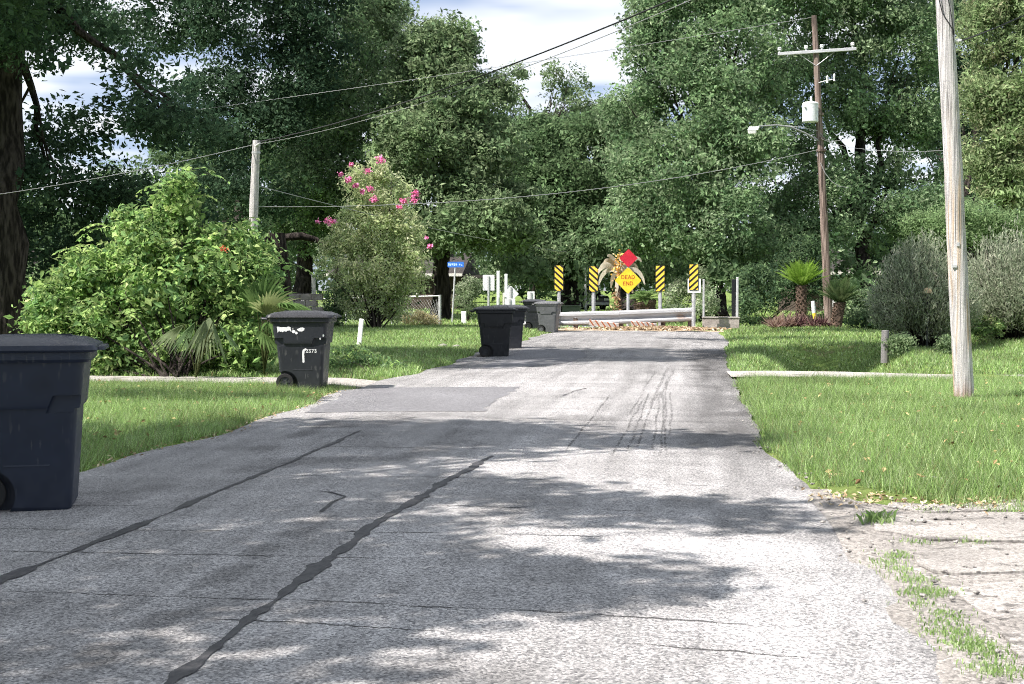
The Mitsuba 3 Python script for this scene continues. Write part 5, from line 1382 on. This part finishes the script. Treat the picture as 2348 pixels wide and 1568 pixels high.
# backs of signs beyond the bins
for nm, lab, u, v0, v1, wpx, kind, ypx, yy in (('sign_back', 'square white sign back on a post left of the tall white posts', 1120, 630, 666, 27, 'r', 705, 56), ('sign_back', 'small white sign back at the far right, above the dark rear bin', 1217, 668, 696, 17, 'r', 712, 56),
                                         ('sign_back', 'white diamond sign back above the middle pair of bins', 1171, 655, 692, 34, 'd', 712, 56), ('sign_back', 'low square white sign back below the white diamond', 1169, 684, 706, 24, 'r', 712, 55)):
    k = thing(nm, lab, 'road sign')
    c = at(u, (v0 + v1) / 2, yy); s_ = yy / 3200
    if kind == 'r':
        v, f, uv = panel(wpx * s_, (v1 - v0) * s_, 0.02); m = (v + c, f)
    else:
        m = diamond(c, (v1 - v0) / 2 * s_, 0.02)
    part(k, 'panel', m, 'sign_back_bsdf')
    part(k, 'post', upost(c[0], c[1] - 0.03, -0.1, c[2] + (v1 - v0) * 0.42 * s_, w=0.05), 'galvanised_bsdf')
for u, v0, lab in ((1142, 621, 'taller white post beside the square white sign back'), (1160, 628, 'shorter white post behind the white diamond sign back')):
    c = at(u, v0, 56.5); solo('white_post', lab, 'post', cat([box(c[0] - 0.06, c[0] + 0.06, c[1] - 0.04, c[1] + 0.04, -0.1, c[2], 0.01)]), 'sign_back_bsdf')

# slim far service post
k = thing('service_post', 'slim tall grey post with a short bent arm left of the second striped marker', 'post')
c = at(1341, 575, 78.0); b0 = at(1343, 706, 78.0)
part(k, 'shaft', tube([(b0[0], b0[1], -0.1), c], [0.08, 0.06], 10), 'galvanised_bsdf', 40)
part(k, 'arm', tube([c, at(1338, 565, 78), at(1330, 557, 78)], 0.045, 8), 'galvanised_bsdf', 40)

# low chain-link fence end left of the street sign
k = thing('chain_link_fence', 'low grey wire fence with a top rail ending left of the blue street sign', 'fence')
e1, e0 = at(1008, 676, 54.0), at(690, 684, 57.0)
part(k, 'post', cyl((e1[0], e1[1], -0.1), e1, 0.055, 12), 'galvanised_bsdf', 40)
for t in (0.33, 0.66, 0.98):
    p = e1 + (e0 - e1) * t
    part(k, 'post', cyl((p[0], p[1], -0.1), p, 0.03, 10), 'galvanised_bsdf', 40)
part(k, 'top_rail', tube([e1 - [0, 0, .04], e0 - [0, 0, .04]], 0.025, 8), 'galvanised_bsdf', 40)
ms = []
L = np.linalg.norm(e1 - e0)
for q in np.arange(-1.1, L, 0.16):
    for sg in (1, -1):
        a_ = q if sg > 0 else q + 1.1
        p0_ = e1 + (e0 - e1) * np.clip(a_ / L, 0, 1); p1_ = e1 + (e0 - e1) * np.clip((a_ + sg * 1.1) / L, 0, 1)
        ms.append(tube([(p0_[0], p0_[1], 0.05), (p1_[0], p1_[1], 1.05)], 0.004, 3, False))
part(k, 'mesh', cat(ms), 'galvanised_bsdf')


def marker_post(name, label, base, top, w, d, bsdf, cap=None):
    base, top = np.asarray(base), np.asarray(top)
    ez = unit(top - base); ex = unit(np.cross([0, 1.0, 0], ez)); ey = np.cross(ez, ex)
    L = np.linalg.norm(top - base)
    v, f = box(-w / 2, w / 2, -d / 2, d / 2, -0.1, L, 0.008)
    k = solo(name, label, 'post', (base + v @ np.stack([ex, ey, ez]), f), bsdf)
    return k


g = gp(822, 800)
marker_post('marker_post', 'leaning white flat marker post in the grass right of the second bin', g, at(829, 731, g[1]), 0.11, 0.05, 'white_paint_bsdf')
g = gp(1063, 744)
marker_post('marker_post', 'short stubby white post on the lawn below the blue street sign', g, at(1063, 713, g[1]), 0.19, 0.12, 'white_paint_bsdf')
g = at(1868, 752, 46.3); g[2] = terrain(g[0], g[1])
ty = at(1863, 690, 46.3)
k = thing('marker_post', 'slim post with white top and yellow foot between the two sago palms', 'post')
mid = g + (ty - g) * 0.5
for nm, p0_, p1_, b_ in (('foot', g, mid, 'yellow_paint_bsdf'), ('tip', mid, ty, 'white_paint_bsdf')):
    part(k, nm, tube([p0_ - [0, 0, 0.0], p1_], 0.065, 10), b_, 40)
for u, v0, w, lab, b_ in ((1613, 640, 0.07, 'slim grey post left of the concrete block', 'galvanised_bsdf'), (1690, 635, 0.09, 'grey metal post at the right end of the concrete block', 'galvanised_bsdf'), (1682, 640, 0.16, 'dark square timber post at the right end of the concrete block', 'black_plastic_bsdf')):
    c = at(u, v0, 51.2 + (0.2 if u == 1682 else 0))
    solo('fence_post', lab, 'post', box(c[0] - w / 2, c[0] + w / 2, c[1] - w / 2, c[1] + w / 2, -0.1, c[2], 0.01), b_)
c0, c1 = at(1610, 752, 50.6), at(1695, 730, 50.6)
cw = thing('concrete_block', 'long low weathered concrete block right of the guardrail', 'concrete block')
part(cw, 'block', box(c0[0], c1[0], 50.6, 51.05, -0.1, c1[2] , 0.02), 'block_bsdf')
part(cw, 'cap', box(c0[0] - 0.02, c1[0] + 0.02, 50.57, 51.08, c1[2] + 0.001, c1[2] + 0.05, 0.01), 'concrete_bsdf')

# wooden bollard
g = gp(2028, 821)
bk = thing('wooden_bollard', 'short round grey wooden bollard on the lawn beside the ditch', 'bollard')
h = at(2028, 757, g[1])[2]
part(bk, 'shaft', tube([(g[0], g[1], -0.1), (g[0], g[1], 0.3), (g[0] + 0.005, g[1], h - 0.015), (g[0] + 0.005, g[1], h)], [0.082, 0.08, 0.078, 0.068], 18), 'bollard_bsdf', 40)
# culvert pipe mouth in the ditch
cu = np.array([*at(1887, 829, 35.6)[:2], 0]); cu[1] += 0.9; cu[2] = terrain(cu[0], cu[1] - 0.9) + 0.10
k = thing('culvert_pipe', 'dark round culvert mouth at the end of the ditch', 'pipe')
part(k, 'pipe', put(lathe([(0.20, 0.0), (0.25, 0.0), (0.25, 1.6), (0.20, 1.6), (0.20, 0.0)], 24), rotx(-math.pi / 2), cu), 'dark_pole_bsdf', 40)
part(k, 'opening', put(lathe([(0.0, 0.25), (0.205, 0.25), (0.205, 0.30), (0.0, 0.30)], 24), rotx(-math.pi / 2), cu), 'hole_bsdf', 40)

# cream dome added in the feathery shrub for a far lit spot behind it
k = thing('cream_dome', 'small cream dome added in the big feathery shrub for a far lit spot behind it', 'lamp')
c = at(2126, 672, fb[1] - 0.95)
part(k, 'dome', put(lathe([(0, 0.12), (0.05, 0.115), (0.085, 0.085), (0.105, 0.0), (0.0, 0.0)], 18), None, c), 'cream_bsdf', 40)
part(k, 'stake', cyl((c[0], c[1], 0.0), (c[0], c[1], c[2] + 0.01), 0.015, 8), 'black_plastic_bsdf', 40)

# stones at the lawn edge, litter
rngs = np.random.default_rng(55)
for u, v, r, lab in ((945, 798, 0.09, 'leftmost pale stone at the shaded lawn edge'), (1015, 797, 0.12, 'middle pale stone at the shaded lawn edge, the larger one'), (1047, 797, 0.10, 'pale stone at the lawn edge nearest the black bin'), (1098, 818, 0.07, 'pale stone at the wheel of the black bin')):
    t = trimesh.creation.icosphere(2, r)
    v_ = np.array(t.vertices); v_ *= (0.75 + 0.5 * meshkit.fbm(v_ * 9 + u, 3))[:, None]; v_[:, 2] *= 0.5
    solo('stone', lab, 'stone', (v_ + gp(u, v) + [0, 0, 0.03], np.array(t.faces)), 'concrete_bsdf', 60)
for u, v, lab in ((1918, 1099, 'crumpled pale scrap on the gravel left edge of the right verge'), (2138, 1106, 'small pale scrap on the grass edge above the driveway apron')):
    t = trimesh.creation.icosphere(2, 0.05)
    v_ = np.array(t.vertices); v_ *= (0.5 + 1.0 * meshkit.fbm(v_ * 30 + u, 3))[:, None]; v_ *= [1.5, 1.0, 0.35]
    solo('paper_scrap', lab, 'litter', (v_ + gp(u, v) + [0, 0, 0.03], np.array(t.faces)), 'cream_bsdf' if u < 2000 else 'concrete_bsdf')

# fallen mossy limb, block wall and pale post by the dark trunk
k = thing('broken_limb', 'thick broken mossy limb with a reddish cut end beside the pink flowering shrub', 'branch')
p0_, p1_, p2_, p3_ = at(655, 544, 53), at(690, 541, 53), at(725, 550, 53.2), at(770, 590, 53.5)
part(k, 'limb', tube([p0_, (p0_ + p1_) / 2, p1_, p2_, p3_, at(775, 700, 53.6)], [0.14, 0.16, 0.15, 0.12, 0.07, 0.05], 12), 'bark_bsdf', 40)
part(k, 'cut_end', put(lathe([(0, -0.01), (0.135, -0.01), (0.135, 0.015), (0, 0.015)], 14), roty(math.pi / 2), p0_), 'dark_red_bsdf', 30)
b2 = gp(682, 745)
k = thing('old_trunk', 'thick dark furrowed trunk behind the vine mound, left of the pink flowering shrub', 'tree trunk')
tp = []
for dx, r in ((-0.25, 0.34), (0.22, 0.36), (0.0, 0.3)):
    tp.append(tube(wiggle([b2[0] + dx, 52.0 + abs(dx), -0.1], [b2[0] + dx * 0.5, 52.2, 3.6], 10, 0.02, rngs), np.linspace(r * 1.25, r * 0.75, 10), 12))
part(k, 'trunk', cat(tp), 'bark_bsdf', 40)
k = thing('block_wall', 'short grey block wall at the foot of the dark furrowed trunk', 'wall')
w0, w1 = at(662, 706, 49.0), at(722, 672, 49.0)
for r_ in range(3):
    for q in range(3):
        x0 = w0[0] + (q - 0.5 * (r_ % 2)) * 0.42; z0 = 0.02 + r_ * 0.24
        part(k, 'block', box(x0, x0 + 0.40, 49.0, 49.2, z0 + w1[2] - 0.75, z0 + w1[2] - 0.75 + 0.225, 0.012), 'block_bsdf')
part(k, 'footing', box(w0[0] - 0.25, w0[0] + 1.3, 48.95, 49.25, -0.2, w1[2] - 0.75), 'block_bsdf')
marker_post('marker_post', 'pinkish white ragged post beside the dark furrowed trunk', np.array([*at(722, 700, 50)[:2], 0.0]), at(718, 628, 50), 0.14, 0.06, 'trim_bsdf')


# ------------------------------------------------------------------ far houses and cars
def house(label, c, w, d, h, roof_h, seed, yaw=0.0, carport=True):
    k = thing('house', label, 'house')
    R = rotz(yaw)
    P = lambda m: put(m, R, c)
    part(k, 'wall', P(box(-w / 2, w / 2, 0, d, -0.1, h)), 'house_wall_bsdf')
    roof = Polygon([(-0.6, h), (d + 0.6, h), (d / 2, h + roof_h)])
    v, f = man(trimesh.creation.extrude_polygon(roof, w + 1.0, engine='earcut'))
    rk = part(k, 'roof', P((np.stack([v[:, 2] - w / 2 - 0.5, v[:, 0], v[:, 1] + 0.01], 1), f)), 'roof_bsdf')
    part(rk, 'fascia', P(box(-w / 2 - 0.5, w / 2 + 0.5, -0.66, -0.605, h - 0.12, h + 0.08)), 'trim_bsdf')
    for x in (-0.32, 0.10):
        wk = part(k, 'window', P(box(x * w - 0.75, x * w + 0.75, -0.04, 0.0, 0.95, 2.1)), 'trim_bsdf')
        part(wk, 'pane', P(box(x * w - 0.66, x * w + 0.66, -0.05, -0.041, 1.04, 2.01)), 'glass_dark_bsdf')
    dk = part(k, 'door', P(box(-0.08 * w - 0.45, -0.08 * w + 0.45, -0.05, 0.0, 0.05, 2.1)), 'white_paint_bsdf')
    part(dk, 'handle', P(box(-0.08 * w + 0.30, -0.08 * w + 0.36, -0.10, -0.05, 0.95, 1.05)), 'galvanised_bsdf')
    if carport:
        part(k, 'carport', P(box(w / 2 + 0.52, w / 2 + 3.5, -0.6, d * 0.8, h - 0.25, h - 0.05)), 'roof_bsdf')
        for y in (0.0, d * 0.75):
            part(k, 'post', P(box(w / 2 + 3.3, w / 2 + 3.42, y - 0.06, y + 0.06, -0.1, h - 0.26)), 'trim_bsdf')


house('dark brick bungalow under the trees left of the blue street sign', at(905, 700, 98) * [1, 1, 0], 9, 7, 2.5, 1.6, 1)
house('brick bungalow half hidden behind the dark shrubs at the right', at(2030, 700, 92) * [1, 1, 0], 11, 7, 2.5, 1.6, 2, yaw=0.15, carport=False)
house('bungalow glimpsed at the far left behind the oak trunk', at(120, 700, 88) * [1, 1, 0], 10, 7, 2.5, 1.6, 3, yaw=0.3, carport=False)


def car(name, label, c, yaw, bsdf, tall=1.75, L=4.7):
    k = thing(name, label, 'car')
    R = rotz(yaw); P = lambda m: put(m, R, c)
    h = L / 2
    prof = Polygon([(-h, 0.35), (h - 0.1, 0.30), (h, 0.55), (h - 0.05, 0.85), (h - 0.25, 0.98), (h - 1.35, 1.08), (h - 2.05, tall - 0.06), (h - 2.3, tall), (-h + 0.5, tall - 0.02), (-h + 0.15, 1.15), (-h, 0.95)])
    arches = [Polygon([(x + 0.40 * math.cos(a), 0.34 + 0.40 * math.sin(a)) for a in np.linspace(0, 6.28, 25)[:-1]]) for x in (h - 0.9, -h + 0.95)]
    body = prof.buffer(-0.05).buffer(0.05, quad_segs=4)
    for a in arches: body = body.difference(a)
    v, f = prism(body, 1.84)
    up = np.clip((v[:, 2] - 1.0) / 0.8, 0, 1)
    v[:, 1] *= 1 - 0.16 * up
    part(k, 'body', P((v, f)), bsdf, 30)
    glass = Polygon([(h - 1.55, 1.12), (h - 2.12, tall - 0.12), (-h + 0.55, tall - 0.12), (-h + 0.35, 1.12)])
    v, f = prism(glass, 1.87)
    up = np.clip((v[:, 2] - 1.0) / 0.8, 0, 1); v[:, 1] *= 1 - 0.16 * up
    part(k, 'side_window', P((v, f)), 'glass_dark_bsdf')
    ws = hull([[h - 1.40, -0.80, 1.10], [h - 1.40, 0.80, 1.10], [h - 2.02, -0.68, tall - 0.10], [h - 2.02, 0.68, tall - 0.10], [h - 1.35, -0.80, 1.12], [h - 1.35, 0.80, 1.12], [h - 1.97, -0.68, tall - 0.08], [h - 1.97, 0.68, tall - 0.08]])
    part(k, 'windscreen', P(ws), 'glass_dark_bsdf')
    for y in (-0.68, 0.68):
        part(k, 'headlight', P(box(h - 0.10, h + 0.015, y - 0.18, y + 0.18, 0.66, 0.84, 0.03)), 'lamp_glass_bsdf', 30)
        part(k, 'tail_light', P(box(-h - 0.015, -h + 0.08, y - 0.14, y + 0.14, 0.8, 1.05, 0.02)), 'red_sign_bsdf', 30)
    part(k, 'bumper', P(box(h - 0.08, h + 0.05, -0.86, 0.86, 0.36, 0.56, 0.03)), 'galvanised_bsdf' if bsdf == 'black_car_bsdf' else bsdf, 30)
    part(k, 'grille', P(box(h - 0.05, h + 0.012, -0.45, 0.45, 0.62, 0.82, 0.01)), 'glass_dark_bsdf', 30)
    for x in (h - 0.9, -h + 0.95):
        for y in (-0.80, 0.80):
            w = part(k, 'wheel', P(put(lathe([(0.2, -0.11), (0.33, -0.11), (0.35, -0.08), (0.35, 0.08), (0.33, 0.11), (0.2, 0.11), (0.2, -0.11)], 22), rotx(math.pi / 2), (x, y, 0.35))), 'rubber_bsdf', 35)
            part(w, 'rim', P(put(lathe([(0, -0.09), (0.19, -0.07), (0.205, 0.0), (0.19, 0.07), (0, 0.09)], 16), rotx(math.pi / 2), (x, y, 0.35))), 'galvanised_bsdf', 35)


car('parked_car', 'dark sport utility car parked on the far lawn left of the yellow diamond sign', at(1338, 707, 98) * [1, 1, 0], math.radians(-62), 'black_car_bsdf', 1.80)
car('parked_car', 'white car glimpsed between the second sago palm and the big feathery shrub', at(1990, 715, 78) * [1, 1, 0], math.radians(175), 'white_car_bsdf', 1.5)
car('parked_car', 'white car glimpsed at the far left beside the oak trunk', at(55, 700, 80) * [1, 1, 0], math.radians(-30), 'white_car_bsdf', 1.5)
k = thing('utility_box', 'low green utility box behind the left end of the guardrail', 'utility box')
c = at(1308, 706, 66.0) * [1, 1, 0]
part(k, 'cabinet', put(box(-0.42, 0.42, 0, 0.6, 0, 0.62, 0.02), None, c), 'green_box_bsdf')
part(k, 'lid', put(box(-0.45, 0.45, -0.03, 0.63, 0.622, 0.68, 0.015), None, c), 'green_box_bsdf')
